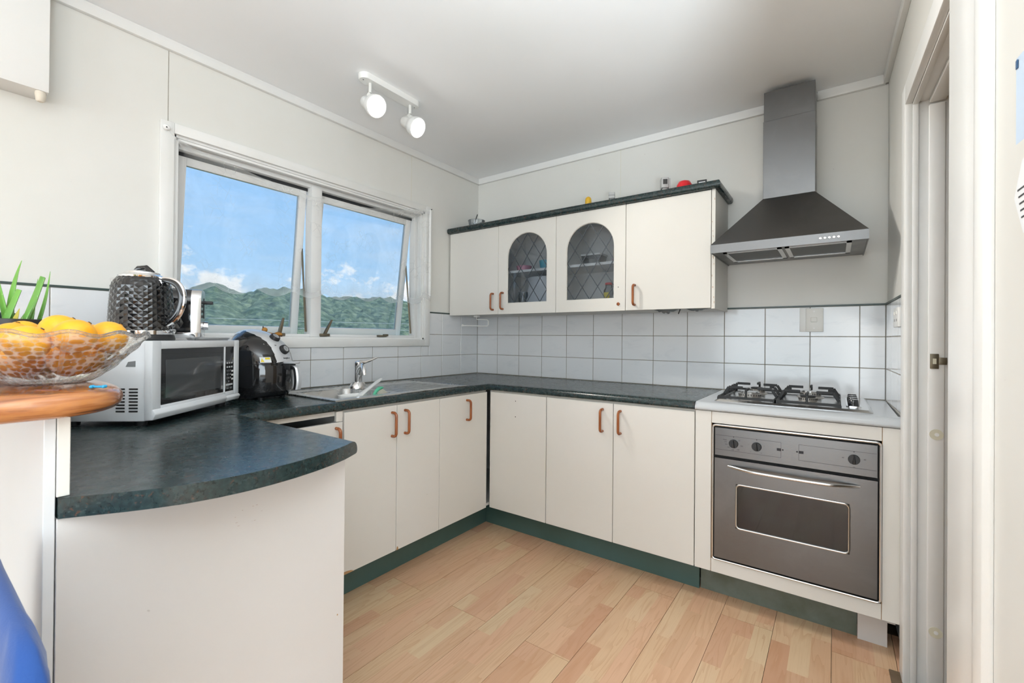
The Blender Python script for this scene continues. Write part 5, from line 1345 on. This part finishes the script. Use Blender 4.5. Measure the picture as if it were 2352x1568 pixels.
obj('handle', MB().loft([[(x - 0.004, -0.011, z), (x - 0.004, 0.011, z), (x + 0.006, 0.011, z + 0.003), (x + 0.006, -0.011, z + 0.003)] if False else [(x + a * 0.0075 * nx_h, b * 0.011, z + a * 0.0075 * nz_h) for a, b in ((-1, -0.8), (-1, 0.8), (0, 1), (1, 0.8), (1, -0.8), (0, -1))] for (x, y, z), (nx_h, nz_h) in zip(hs, [(lambda d: (d[1], -d[0]))((lambda v: (v[0] / math.hypot(*v), v[1] / math.hypot(*v)))((hs[min(i + 1, len(hs) - 1)][0] - hs[max(i - 1, 0)][0], hs[min(i + 1, len(hs) - 1)][2] - hs[max(i - 1, 0)][2]))) for i in range(len(hs))])]), M['black'], kt, w=False, smooth=True)
def offset_path(p, d):
    out = []
    for i in range(len(p)):
        tx = p[min(i + 1, len(p) - 1)][0] - p[max(i - 1, 0)][0]; tz = p[min(i + 1, len(p) - 1)][2] - p[max(i - 1, 0)][2]; l_ = math.hypot(tx, tz)
        out.append((p[i][0] - tz / l_ * d, p[i][1], p[i][2] + tx / l_ * d))
    return out
obj('handle_trim', MB().tube(offset_path(hs, 0.0085), 0.0062, 8), M['chrome'], kt, w=False, smooth=True)
obj('handle_strap', MB().loft([[(x, -0.016, z), (x + 0.004, -0.013, z), (x + 0.004, 0.013, z), (x, 0.016, z)] for x, z in ((0.077, 0.04), (0.078, 0.08), (0.0775, 0.13), (0.075, 0.175), (0.068, 0.20))]), M['chrome'], kt, w=False, smooth=True)
obj('switch_lever', MB().tube([(0.078, 0, 0.030), (0.11, 0, 0.033)], 0.006, 10), M['chrome'], kt, w=False, smooth=True)

# ------------------------------------------------------------------ toaster
tz_ = MWT + 0.0005
ts = thing('toaster', 'black faceted toaster with chrome control end behind the kettle', 'toaster', (0.240, -2.168, tz_), math.radians(64))
TL, TWd, THt = 0.128, 0.075, 0.195
obj('plinth', MB().loft([rrect(-TL + 0.004, TL + 0.006, -TWd + 0.004, TWd - 0.004, 0.02, 0.006), rrect(-TL, TL + 0.010, -TWd, TWd, 0.022, 0.012), rrect(-TL, TL + 0.010, -TWd, TWd, 0.022, 0.028)]), M['chrome'], ts, w=False, smooth=True, sharp=0.6)
prof = []
for k in range(9): 
    a = PI * k / 8 / 2; prof.append((TWd - 0.004 - 0.035 + 0.035 * math.cos(a), THt - 0.05 + 0.05 * math.sin(a)))
half = [(TWd - 0.002, 0.028), (TWd + 0.001, 0.07), (TWd - 0.001, 0.12)] + prof
sec = half + [(-a, b) for a, b in half[::-1]]
obj('body', MB().loft([[(x, a * s, 0.028 + (b - 0.028) * s2) for a, b in sec] for x, s, s2 in ((-TL, 0.9, 0.94), (-TL + 0.02, 1.0, 1.0), (TL - 0.03, 1.0, 1.0), (TL - 0.022, 1.0, 1.0))]), M['black'], ts, w=False, smooth=True, sharp=0.7)
fac = MB()
for side in (-1, 1):
    for i in range(10):
        for j in range(5):
            x = -TL + 0.03 + i * 0.023 + (0.0115 if j % 2 else 0); z = 0.045 + j * 0.021
            if x > TL - 0.045: continue
            yb = side * (TWd + 0.0002); yo = side * (TWd + 0.0042)
            fac.add([(x - 0.0115, yb, z), (x, yb, z - 0.021), (x + 0.0115, yb, z), (x, yb, z + 0.021), (x, yo, z)], [(0, 1, 4), (1, 2, 4), (2, 3, 4), (3, 0, 4)])
fo = obj('side_facets', fac, M['black'], ts, w=False); fo['kind'] = 'stuff'
ce = obj('control_end', MB().loft([[(x, a * s, b) for a, b in sec] for x, s in ((TL - 0.022, 1.0), (TL, 1.0), (TL + 0.010, 0.93))]), M['satin'], ts, w=False, smooth=True, sharp=0.7)
XE = TL + 0.0105
obj('lever_slot', MB().box(XE - 0.001, XE + 0.0006, 0.006, 0.02, 0.085, 0.165), M['dark'], ce, w=False)
obj('lever', MB().box(XE - 0.002, XE + 0.03, -0.008, 0.034, 0.142, 0.154), M['blackm'], ce, w=False, bevel=0.002)
obj('browning_dial', MB().lathe([(0.017, 0), (0.016, 0.016), (0.001, 0.017)], 20, (XE, 0.010, 0.056), (1, 0, 0)), M['chrome'], ce, w=False, smooth=True, sharp=0.6)
for k in range(3): obj('button', MB().box(XE - 0.001, XE + 0.003, -0.045, -0.03, 0.086 + k * 0.02, 0.096 + k * 0.02), M['blackm'], ce, w=False, bevel=0.001)
for y in (-0.03, 0.03): obj('bread_slot', MB().box(-TL + 0.035, TL - 0.045, y - 0.012, y + 0.012, THt - 0.0015, THt + 0.0006), M['dark'], ts, w=False)
for fx in (-TL + 0.02, TL - 0.02):
    for fy in (-0.06, 0.06): obj('foot', MB().lathe([(0.009, 0), (0.010, 0.008)], 10, (fx, fy, 0)), M['blackm'], ts, w=False)

# ------------------------------------------------------------------ air fryer
AFA = math.radians(27)
af = thing('air_fryer', 'glossy black egg-shaped air fryer with silver control strip and warning sticker', 'air fryer', (0.178, -1.765, TZ), AFA)
# side profile: front and back limits along local x for each height
prof_t = [(0.010, -0.112, 0.112), (0.020, -0.122, 0.122), (0.05, -0.130, 0.134), (0.09, -0.132, 0.138), (0.13, -0.131, 0.137), (0.17, -0.129, 0.131), (0.20, -0.126, 0.121), (0.23, -0.121, 0.104), (0.255, -0.114, 0.082), (0.275, -0.104, 0.056), (0.290, -0.092, 0.026), (0.300, -0.078, -0.004), (0.306, -0.060, -0.030)]
rings = []
for i, (z, xb, xf) in enumerate(prof_t):
    cx_, rx = (xb + xf) / 2, (xf - xb) / 2
    hwid = 0.128 * min(1.0, (0.86 + z * 3.2) if z < 0.05 else 1.0)
    if z > 0.2: hwid *= 1 - 0.62 * ((z - 0.2) / 0.106) ** 2.4
    rings.append([(cx_ + rx * math.copysign(abs(math.cos(a)) ** 0.9, math.cos(a)), hwid * math.copysign(abs(math.sin(a)) ** 0.9, math.sin(a)), z) for a in [2 * PI * k / 40 for k in range(40)]])
obj('body', MB().loft(rings), M['black'], af, w=False, smooth=True, sharp=1.0)
# central silver strip over front, top and back
pth = [(0.1322, 0.166), (0.1222, 0.20), (0.1052, 0.231), (0.083, 0.2565), (0.057, 0.277), (0.027, 0.2925), (-0.003, 0.3025), (-0.032, 0.3085), (-0.062, 0.3085), (-0.082, 0.302), (-0.097, 0.291), (-0.108, 0.276), (-0.117, 0.256), (-0.124, 0.231), (-0.129, 0.20)]
rr = []
for i, (x, z) in enumerate(pth):
    a_, b_ = pth[max(i - 1, 0)], pth[min(i + 1, len(pth) - 1)]
    tx, tz2 = b_[0] - a_[0], b_[1] - a_[1]; l_ = math.hypot(tx, tz2); nx_h, nz_h = tz2 / l_, -tx / l_
    if nx_h * x + nz_h * (z - 0.1) < 0: nx_h, nz_h = -nx_h, -nz_h
    wv = 0.060 + 0.004 * math.sin(PI * i / (len(pth) - 1))
    rr.append([(x + nx_h * (0.004 - 0.020 * (abs(s)) ** 3 * 0.9), wv * s, z + nz_h * (0.004 - 0.020 * abs(s) ** 3 * 0.9)) for s in (-1, -0.8, -0.5, 0, 0.5, 0.8, 1)] + [(x - nx_h * 0.03, wv * 0.9, z - nz_h * 0.03), (x - nx_h * 0.03, -wv * 0.9, z - nz_h * 0.03)])
stp = obj('silver_strip', MB().loft(rr), M['silver'], af, w=False, smooth=True, sharp=0.9)
def on_strip(i, f):
    (x0, z0), (x1, z1) = pth[i], pth[i + 1]
    x, z = x0 + (x1 - x0) * f, z0 + (z1 - z0) * f
    t_v = Vector((x1 - x0, 0, z1 - z0)).normalized(); n_ = Vector((-t_v.z, 0, t_v.x)); 
    if n_.x < 0 and n_.z < 0: n_ = -n_
    if n_.z < 0: n_ = -n_
    return Vector((x, 0, z)) + n_ * 0.004, n_, t_v
for i, f in ((3, 0.6), (1, 0.55)):
    p_, n_, t_v = on_strip(i, f)
    n_ = Vector((abs(n_.x), 0, abs(n_.z)))
    kn = obj('dial', MB().lathe([(0.023, 0), (0.022, 0.012), (0.020, 0.016), (0.001, 0.016)], 28, p_ - n_ * 0.002, n_), M['blackm'], af, w=False, smooth=True, sharp=0.6)
    obj('dial_ring', MB().lathe([(0.014, 0), (0.014, 0.0006), (0.012, 0.0006), (0.012, 0)], 24, p_ + n_ * 0.0142, n_), M['silver'], kn, w=False)
p_, n_, t_v = on_strip(0, 0.45)
text('brand_print', 'living&co', 0.012, M['ink'], stp, wm(af) @ frame(p_ + Vector((0.0008, 0, 0)), (0, 1, 0), (-0.28, 0, 1)))
p_, n_, t_v = on_strip(2, 0.35)
text('dial_print', '200', 0.008, M['ink'], stp, wm(af) @ frame(p_ + Vector((0.0006, -0.035, -0.002)), (0, 1, 0), (-0.7, 0, 0.7)))
# basket seam, basket drawer front and handle
obj('basket_front', MB().loft([[(0.1385 * math.cos(a) * q, 0.1295 * math.sin(a) * q, z) for a in [-0.95 + 1.9 * k / 16 for k in range(17)]] + [(0.10 * math.cos(a), 0.10 * math.sin(a), z) for a in [0.95 - 1.9 * k / 16 for k in range(17)]] for z, q in ((0.035, 0.99), (0.05, 1.006), (0.09, 1.03), (0.13, 1.028), (0.150, 1.01))]), M['black'], af, w=False, smooth=True, sharp=0.8)
hn = obj('basket_handle', MB().box(0.118, 0.166, -0.022, 0.022, 0.130, 0.156), M['blackm'], af, w=False, bevel=0.005)
gp = smooth_path([(0.150, 0, 0.150), (0.182, 0, 0.146), (0.190, 0, 0.110), (0.192, 0, 0.070), (0.186, 0, 0.040)])
obj('grip', MB().loft([[(x - 0.010, -0.016, z), (x + 0.003, -0.018, z), (x + 0.003, 0.018, z), (x - 0.010, 0.016, z)] for x, y, z in gp[3:]]), M['blackm'], hn, w=False, bevel=0.002)
obj('grip_cover', MB().loft([[(x + 0.0035, -0.017, z), (x + 0.010, -0.012, z), (x + 0.010, 0.012, z), (x + 0.0035, 0.017, z)] for x, y, z in gp[3:]]), M['silver'], hn, w=False, smooth=True, sharp=0.7)
obj('handle_cap', MB().box(0.128, 0.188, -0.021, 0.021, 0.1565, 0.167), M['silver'], hn, w=False, bevel=0.004)
def on_body(a, z, out=0.0008):
    for (z0, b0, f0), (z1, b1, f1) in zip(prof_t[:-1], prof_t[1:]):
        if z0 <= z <= z1:
            t2 = (z - z0) / (z1 - z0); xb, xf = b0 + (b1 - b0) * t2, f0 + (f1 - f0) * t2
    cx_, rx = (xb + xf) / 2, (xf - xb) / 2
    hw_ = 0.128
    return Vector((cx_ + (rx + out) * math.copysign(abs(math.cos(a)) ** 0.9, math.cos(a)), (hw_ + out) * math.copysign(abs(math.sin(a)) ** 0.9, math.sin(a)), z))
def patch(a0, a1, z0, z1, out, n=6):
    return MB().loft([[on_body(a0 + (a1 - a0) * k / n, z, out) for k in range(n + 1)] for z in (z0, (z0 + z1) / 2, z1)], cap=False, closed=False)
sk_ = obj('warning_sticker', patch(-0.95, -0.58, 0.165, 0.189, 0.0012), M['paper'], af, w=False, recalc=False, smooth=True)
obj('yellow_panel', patch(-0.77, -0.61, 0.179, 0.187, 0.0018), M['yellowlab'], sk_, w=False, recalc=False)
ta, tb, tcn = on_body(-0.93, 0.168, 0.002), on_body(-0.81, 0.168, 0.002), on_body(-0.87, 0.186, 0.002)
obj('triangle', MB().add([ta, tb, tcn], [(0, 1, 2)]), M['yellowlab'], sk_, w=False, recalc=False)
obj('basket_seam', MB().tube([on_body(a, 0.157 if abs(a) < 1.25 else 0.157 - (abs(a) - 1.25) * 0.05, 0.0002) for a in [-1.45 + 2.9 * k / 30 for k in range(31)]], 0.0012, 5), M['dark'], af, w=False)
for a in (0.7, 2.4, 3.9, 5.4): obj('foot', MB().lathe([(0.012, 0), (0.013, 0.012)], 12, (0.092 * math.cos(a), 0.092 * math.sin(a), 0)), M['blackm'], af, w=False)

# ornament on the window sill behind the air fryer
b = thing('ornament', 'small amber and brown glazed ornament on the window sill', 'ornament', (-0.028, -1.615, WZ0 + 0.0125))
obj('body', MB().loft([[(0.012 * s * math.cos(a), y, 0.014 + h + 0.011 * s * math.sin(a)) for a in [2 * PI * k / 10 for k in range(10)]] for y, s, h in ((-0.05, 0.3, 0), (-0.04, 1.0, 0.006), (-0.02, 0.9, 0.0), (0.01, 0.7, -0.004), (0.03, 1.0, 0.0), (0.05, 0.8, -0.002), (0.058, 0.2, -0.004))]), M['amber'], b, w=False, smooth=True)
obj('raised_end', MB().ball((0, -0.034, 0.034), 0.012, 0.014, 0.013, 12, 8), M['amber'], b, w=False, smooth=True)
obj('point', MB().lathe([(0.004, 0), (0.0005, 0.012)], 8, (0, -0.042, 0.044)), M['brownd'], b, w=False)
obj('foot', MB().box(-0.008, 0.008, -0.045, 0.055, 0, 0.010), M['brownd'], b, w=False, bevel=0.003)

# ================================================================== on the bar top
FBX, FBY = 1.071, -2.589
fb = thing('fruit_bowl', 'cut crystal bowl full of oranges on the timber bar top', 'bowl', (FBX, FBY, SLAB + 0.0005))
Rr, Hh = 0.155, 0.099
def bowl_r(s): return 0.052 + (Rr - 0.052) * (s ** 0.72)
nu, nv = 96, 26
rings = []
for j in range(nv + 1):
    s = j / nv; ring = []
    for i in range(nu):
        a = 2 * PI * i / nu
        bump = 0.0030 * max(0, math.cos(12 * a + (PI if int(s * 5) % 2 else 0))) * math.sin(PI * ((s * 5) % 1.0)) * (1 if 0.1 < s < 0.9 else 0.3)
        r = bowl_r(s) + bump; z = Hh * s + (0.0045 * math.cos(12 * a) * max(0, (s - 0.85) / 0.15))
        ring.append((r * math.cos(a), r * math.sin(a), z))
    rings.append(ring)
bo = obj('bowl', MB().loft(rings, cap0=True, cap1=False), M['crystal'], fb, w=False, smooth=True, sharp=1.2)
obj('rim', MB().tube([(v_[0] * 0.985, v_[1] * 0.985, v_[2]) for v_ in rings[-1] + rings[-1][:1]], 0.0035, 8, cap=False), M['rimglass'], fb, w=False, smooth=True)
uvl = bo.data.uv_layers.new(name='UVMap')
for pl in bo.data.polygons:
    for li_ in pl.loop_indices:
        q = bo.data.vertices[bo.data.loops[li_].vertex_index].co
        uvl.data[li_].uv = ((math.atan2(q.y, q.x) / (2 * PI)) % 1.0, q.z / Hh)
og = [[-0.0541, -0.0205, 0.0834], [-0.0142, 0.03, 0.1015], [0.0889, -0.0421, 0.0903], [0.083, 0.035, 0.089], [0.0366, -0.0787, 0.0767], [-0.0093, 0.0929, 0.0843], [-0.0912, 0.0332, 0.0887], [0.0465, -0.0095, 0.0435], [-0.0441, 0.0303, 0.0435], [-0.0084, -0.0449, 0.0434], [0.0194, 0.0499, 0.0435]]
og = [(rt.x * a + fw.x * b_, rt.y * a + fw.y * b_, z, 0.0325) for a, b_, z in og]
olabs = ['leftmost orange showing above the rim of the crystal bowl', 'orange sitting highest on top of the fruit in the bowl', 'orange right of the topmost one, pressed against the near rim of the bowl', 'rightmost orange above the bowl rim, next to the kettle',
         'orange just under the near rim, seen through the crystal', 'orange behind the topmost one on the window side of the bowl', 'orange at the far edge of the bowl beside the aloe pot', 'lower orange at the kettle end, seen through the crystal',
         'lower orange at the aloe end of the bowl', 'lower orange in front at the bottom of the bowl', 'lower orange at the back of the bowl bottom']
for (x, y, z, r), lb in zip(og, olabs):
    t = thing('orange', lb, 'orange', (FBX + x, FBY + y, SLAB + z - r + 0.004), random.uniform(0, 6), 'oranges in the crystal bowl')
    ra = (random.uniform(-0.9, 0.9), random.uniform(-0.9, 0.9), 1.0)
    prof = [(0.0005, -r * 0.97), (r * 0.25, -r * 0.95)] + [(r * math.cos(q), r * math.sin(q)) for q in [-1.2 + 2.4 * k / 14 for k in range(15)]] + [(r * 0.16, r * 0.985), (r * 0.09, r * 1.03), (0.0005, r * 1.045)]
    obj('peel', MB().lathe(prof, 28, (0, 0, r), ra), M['orange'], t, w=False, smooth=True, sharp=1.2)
    av = Vector(ra).normalized()
    obj('stem_end', MB().lathe([(0.0035, 0), (0.003, 0.0012), (0.0005, 0.0014)], 8, Vector((0, 0, r)) + av * r * 1.04, av), M['brownd'], t, w=False)
b = thing('blue_charm', 'tiny blue bone-shaped charm beside the crystal bowl', 'charm', (1.252, -2.555, SLAB + 0.0004), 0.9)
obj('bar', MB().tube([(-0.008, 0, 0.003), (0.008, 0, 0.003)], 0.0022, 8), M['bluebead'], b, w=False, smooth=True)
for x in (-0.009, 0.009):
    for y in (-0.003, 0.003): obj('knob', MB().ball((x, y, 0.0032), 0.0032, 0.0032, 0.0032, 10, 6), M['bluebead'], b, w=False, smooth=True)

# aloe in a black pot, second pot behind
ap = thing('potted_aloe', 'aloe plant in a shiny black pot behind the fruit bowl', 'potted plant', (0.822, -2.612, SLAB + 0.0005))
obj('pot', MB().lathe([(0.045, 0), (0.060, 0.105), (0.067, 0.108), (0.068, 0.130), (0.063, 0.131), (0.058, 0.12), (0.001, 0.118)], 32), M['potb'], ap, w=False, smooth=True, sharp=0.7)
obj('soil', MB().lathe([(0.060, 0.116), (0.03, 0.124), (0.001, 0.126)], 24), M['soil'], ap, w=False)
def aloe_leaf(base, tip, w0, bend=(0, 0, 0), cut=False, mat=None):
    base, tip, bend = Vector(base), Vector(tip), Vector(bend)
    d = tip - base; side = d.cross(Vector((0.5, -0.8, 0.1))).normalized(); nrm = side.cross(d).normalized()
    rings = []
    n = 10
    for k in range(n + 1):
        f_ = k / n; p = base + d * f_ + bend * (4 * f_ * (1 - f_))
        w_ = w0 * ((1 - f_ ** 1.6) * 0.92 + 0.08 if not cut else (1 - 0.35 * f_)); th = w_ * 0.34
        rings.append([p + side * w_ * math.cos(a) + nrm * (th * math.sin(a) + 0.25 * w_ * (math.cos(a) ** 2)) for a in [2 * PI * q / 10 for q in range(10)]])
    o = obj('leaf', MB().loft(rings), mat or M['aloe'], ap, w=False, smooth=True, sharp=1.2)
    # teeth along both edges
    return o
R_ = Vector((rt.x, rt.y, 0)); Fw_ = Vector((fw.x, fw.y, 0))
def al(u, f_, z): 
    v_ = R_ * u + Fw_ * f_; return (v_.x, v_.y, z)
aloe_leaf(al(-0.012, 0, 0.12), al(-0.058, 0.01, 0.262), 0.0085)
aloe_leaf(al(-0.016, 0.01, 0.12), al(-0.004, 0.02, 0.268), 0.0105, al(-0.008, 0, 0))
aloe_leaf(al(-0.008, -0.01, 0.12), al(0.014, 0.0, 0.198), 0.010, cut=True)
aloe_leaf(al(-0.034, -0.01, 0.12), al(-0.050, -0.01, 0.196), 0.012, cut=True)
aloe_leaf(al(-0.03, -0.02, 0.118), al(-0.033, -0.02, 0.156), 0.010, cut=True, mat=M['aloe_tip'])
aloe_leaf(al(0.030, 0.01, 0.12), al(0.034, 0.02, 0.226), 0.0062)
aloe_leaf(al(0.036, 0.02, 0.12), al(0.052, 0.03, 0.245), 0.0058, al(0.004, 0, 0))
aloe_leaf(al(0.034, -0.005, 0.12), al(0.078, -0.01, 0.226), 0.0105, cut=True)
aloe_leaf(al(0.040, -0.02, 0.118), al(0.074, -0.02, 0.176), 0.008)
aloe_leaf(al(0.035, -0.03, 0.118), al(0.047, -0.03, 0.154), 0.0075, mat=M['aloe_tip'])
aloe_leaf(al(-0.055, 0.0, 0.12), al(-0.105, 0.0, 0.22), 0.012)
b = thing('plant_pot', 'dark green plastic pot standing behind the aloe on the bar', 'pot', (0.62, -2.66, SLAB + 0.0005))
obj('pot', MB().lathe([(0.05, 0), (0.072, 0.13), (0.077, 0.132), (0.077, 0.150), (0.072, 0.15), (0.068, 0.135), (0.001, 0.13)], 32), M['potg'], b, w=False, smooth=True, sharp=0.7)
for k in range(5): obj('rib', MB().lathe([(0.0775, 0), (0.0782, 0.001), (0.0775, 0.002)], 32, (0, 0, 0.134 + k * 0.003)), M['potg'], b, w=False)

# ================================================================== blue covered chair at the dining side of the bar
ch = thing('dining_chair', 'dining chair with a bright blue cloth cover beside the peninsula', 'chair', (1.43, -2.92, 0.0))
def chair_ring(z, t0, x0, x1, y0, y1, seedk):
    pts = []
    n = 40
    for k in range(n):
        a = 2 * PI * k / n
        cx_, cy_ = (x0 + x1) / 2, (y0 + y1) / 2
        ca, sa = math.cos(a), math.sin(a)
        e_ = 0.45
        x = cx_ + (x1 - x0) / 2 * math.copysign(abs(ca) ** e_, ca); y = cy_ + (y1 - y0) / 2 * math.copysign(abs(sa) ** e_, sa)
        wv = 0.006 * math.sin(7 * a + z * 22 + seedk) + 0.004 * math.sin(13 * a - z * 31)
        wv *= (1.0 if z < 0.72 else 0.15)
        pts.append((x + wv * ca, y + wv * sa, z))
    return pts
rings = [chair_ring(z, 0, 1.435 - hw_, 1.435 + hw_, yc - dp, yc + dp, 0.4) for z, hw_, yc, dp in ((0.42, 0.235, -2.705, 0.035), (0.50, 0.235, -2.703, 0.030), (0.60, 0.235, -2.698, 0.027), (0.70, 0.235, -2.692, 0.025), (0.77, 0.232, -2.690, 0.024), (0.81, 0.222, -2.689, 0.020), (0.835, 0.195, -2.689, 0.013), (0.843, 0.15, -2.689, 0.006))]
obj('back_cover', MB().loft(rings), M['bluecloth'], ch, smooth=True, sharp=1.5)
rings = [chair_ring(z, 0, 1.435 - hw_, 1.435 + hw_, -2.93 - dp, -2.93 + dp, 1.3) for z, hw_, dp in ((0.38, 0.232, 0.222), (0.43, 0.23, 0.22), (0.465, 0.225, 0.215), (0.478, 0.20, 0.19), (0.482, 0.15, 0.14))]
obj('seat_cover', MB().loft(rings), M['bluecloth'], ch, smooth=True, sharp=1.5)
for lx in (1.25, 1.62):
    for ly in (-2.72, -3.12):
        obj('leg', MB().loft([[(lx + a * q, ly + b * q, z) for a, b in ((-1, -1), (1, -1), (1, 1), (-1, 1))] for q, z in ((0.014, 0), (0.02, 0.40))]), M['woodleg'], ch, bevel=0.003)

# invented body for the added fill lamp, unseen behind the camera
b = thing('added_fill_lamp', 'added white fill lamp with upturned shade, unseen behind the camera', 'floor lamp', (FILL_POS.x, FILL_POS.y, 0))
obj('base', MB().lathe([(0.14, 0), (0.14, 0.02), (0.02, 0.035), (0.001, 0.035)], 32), M['wplastic'], b, w=False, smooth=True, sharp=0.6)
obj('pole', MB().tube([(0, 0, 0.03), (0, 0, 0.79)], 0.012, 12), M['wplastic'], b, w=False, smooth=True)
obj('bulb', MB().ball((0, 0, 0.845), 0.035, 0.035, 0.045, 16, 10), M['bulb'], b, w=False, smooth=True)
obj('lamp_shade', MB().loft([[(q * math.cos(a), q * math.sin(a), z) for a in [2 * PI * k / 32 for k in range(32)]] for q, z in ((0.02, 0.78), (0.10, 0.81), (0.16, 0.875), (0.157, 0.875), (0.095, 0.816), (0.02, 0.787))]), M['wplastic'], b, w=False, smooth=True, sharp=0.9)

# ================================================================== net curtain
nc_u, nc_v = 90, 34
top_pts = [(-2.087, 2.066), (-2.05, 2.03), (-1.95, 2.008), (-1.753, 1.977), (-1.60, 1.957), (-1.439, 1.944), (-1.25, 1.950), (-1.06, 1.970), (-0.85, 2.010), (-0.70, 2.045), (-0.572, 2.075), (-0.545, 2.078)]
def interp(pts, y):
    for (a, b), (c_, d_) in zip(pts[:-1], pts[1:]):
        if a <= y <= c_: return b + (d_ - b) * (y - a) / (c_ - a)
    return pts[-1][1]
vs = []; fs = []; uvs = []
for i in range(nc_u + 1):
    u = i / nc_u; y = -2.087 + (2.087 - 0.545) * u
    zt = interp(top_pts, y)
    ph = (u * 8.3) % 1.0
    zb = 1.425 + 0.035 * (u - 0.5) - 0.034 * math.sin(PI * ph)
    if u > 0.955: zb += 0.02
    gather = max(0, 1 - u / 0.03)
    for j in range(nc_v + 1):
        v_ = j / nc_v
        yj = y + 0.062 * max(0, 1 - u / 0.06) * min(1, (1 - v_) / 0.12)
        x = 0.022 + 0.005 * math.sin(u * 34 + v_ * 1.5) * (0.4 + 0.6 * (1 - v_)) + 0.004 * math.sin(u * 71)
        vs.append((x, yj, zb + (zt - zb) * v_)); uvs.append((u * 1.5, v_))
for i in range(nc_u):
    for j in range(nc_v):
        a = i * (nc_v + 1) + j
        fs.append((a, a + nc_v + 1, a + nc_v + 2, a + 1))
nco = obj('net_curtain', MB().add(vs, fs), M['net'], None, recalc=False, smooth=True, sharp=3.0)
uvl = nco.data.uv_layers.new(name='UVMap')
li = np.zeros(len(nco.data.loops), dtype=np.int32); nco.data.loops.foreach_get('vertex_index', li)
uvl.data.foreach_set('uv', np.array(uvs, dtype=np.float32)[li].ravel())
tag(nco, 'sheer white lace net curtain sagging across the kitchen window', 'curtain')
# side hem hanging past the casing, and pins
obj('side_hem', MB().loft([[(0.02, -0.560, z), (0.028, -0.548, z), (0.024, -0.536, z), (0.016, -0.536, z)] for z in (1.46, 1.6, 1.8, 2.0, 2.078)]), P('hem_white', (0.86, 0.86, 0.85), 0.8), nco, smooth=True)
obj('knot', MB().ball((0.022, -2.088, 2.068), 0.008, 0.014, 0.012, 10, 8), P('hem_knot', (0.86, 0.86, 0.85), 0.8), nco, smooth=True)
for y, z in ((-2.090, 2.066), (-0.541, 2.082)): obj('pin', MB().lathe([(0.003, 0), (0.003, 0.01), (0.0005, 0.011)], 8, (0.020, y, z), (1, 0, 0)), M['blackm'], nco)

# ================================================================== outside: forested hills, ground, wires
gx, gy = 170, 420
xs_ = -70 - 520 * (np.linspace(0, 1, gx) ** 1.25)
ys_ = np.linspace(-260, 760, gy)
ridge_y = np.array([-400, -100, 40, 95, 122, 135, 147, 159, 171, 187, 205, 226, 253, 272, 298, 327, 356, 420, 560, 900.])
ridge_z = np.array([18, 22, 18, 20, 27, 36, 42, 38.5, 33, 40, 41.6, 41.8, 36.4, 39.6, 39.7, 42.8, 38.9, 34, 30, 20.])
GX, GY = np.meshgrid(xs_, ys_, indexing='ij')
ang = GY / -GX * 400.0 - (-2.784) * 0          # position along the ridge as seen from the house
hr = np.interp(ang, ridge_y, ridge_z)
rise = np.clip((-GX - 170) / 230.0, 0, 1); rise = rise * rise * (3 - 2 * rise)
fall = np.clip((-GX - 400) / 190.0, 0, 1)
base = -6.0 + (hr + 5.0) * rise * (1 - 0.5 * fall)
rng = np.random.default_rng(4)
def canopy(X, Y, cell, amp):
    ix = np.floor(X / cell).astype(np.int64); iy = np.floor(Y / cell).astype(np.int64)
    best = np.full(X.shape, 9.0); hh = np.zeros(X.shape)
    for dx_ in (-1, 0, 1):
        for dy_ in (-1, 0, 1):
            a = ix + dx_; b_ = iy + dy_
            h1 = np.abs(np.sin(a * 127.1 + b_ * 311.7) * 43758.5453) % 1.0
            h2 = np.abs(np.sin(a * 269.5 + b_ * 183.3) * 43758.5453) % 1.0
            d = np.hypot(X / cell - (a + h1), Y / cell - (b_ + h2))
            m_ = d < best
            best = np.where(m_, d, best); hh = np.where(m_, 0.6 + 0.8 * h1, hh)
    return amp * hh * np.clip(1 - best * best * 1.3, 0, 1)
base = base + (canopy(GX, GY, 7.0, 2.6) + canopy(GX, GY, 16.0, 3.0)) * np.clip((-GX - 110) / 60, 0, 1) - 2.8 * rise
V = np.stack([GX, GY, base], -1).reshape(-1, 3)
ii, jj = np.meshgrid(np.arange(gx - 1), np.arange(gy - 1), indexing='ij')
a = (ii * gy + jj).ravel()
Fq = np.stack([a, a + 1, a + gy + 1, a + gy], -1)
me = bpy.data.meshes.new('hills'); me.from_pydata(V.tolist(), [], Fq.tolist()); me.materials.append(M['forest']); me.update()
hills = bpy.data.objects.new('hills', me); COL.objects.link(hills); hills['kind'] = 'structure'
ground = struct('ground', B(-75, -0.2, -260, 760, -6.4, -6.0), M['meadow'])
for k, (zc, xo, sag, slope) in enumerate(((1.9, -26, 0.45, 0.0), (2.35, -27, 0.5, 0.004), (1.35, -24, 0.35, -0.004))):
    pts = [(xo, -30 + 80 * q / 30, zc + slope * (-30 + 80 * q / 30) + sag * 4 * ((q / 30 - 0.5) ** 2) - 0.2) for q in range(31)]
    w_ = obj('power_wire', MB().tube(pts, 0.009, 5), M['wire'])
    tag(w_, ['middle power wire', 'highest power wire', 'lowest power wire'][k] + ' across the hills outside the window', 'wire', 'power wires outside the window')
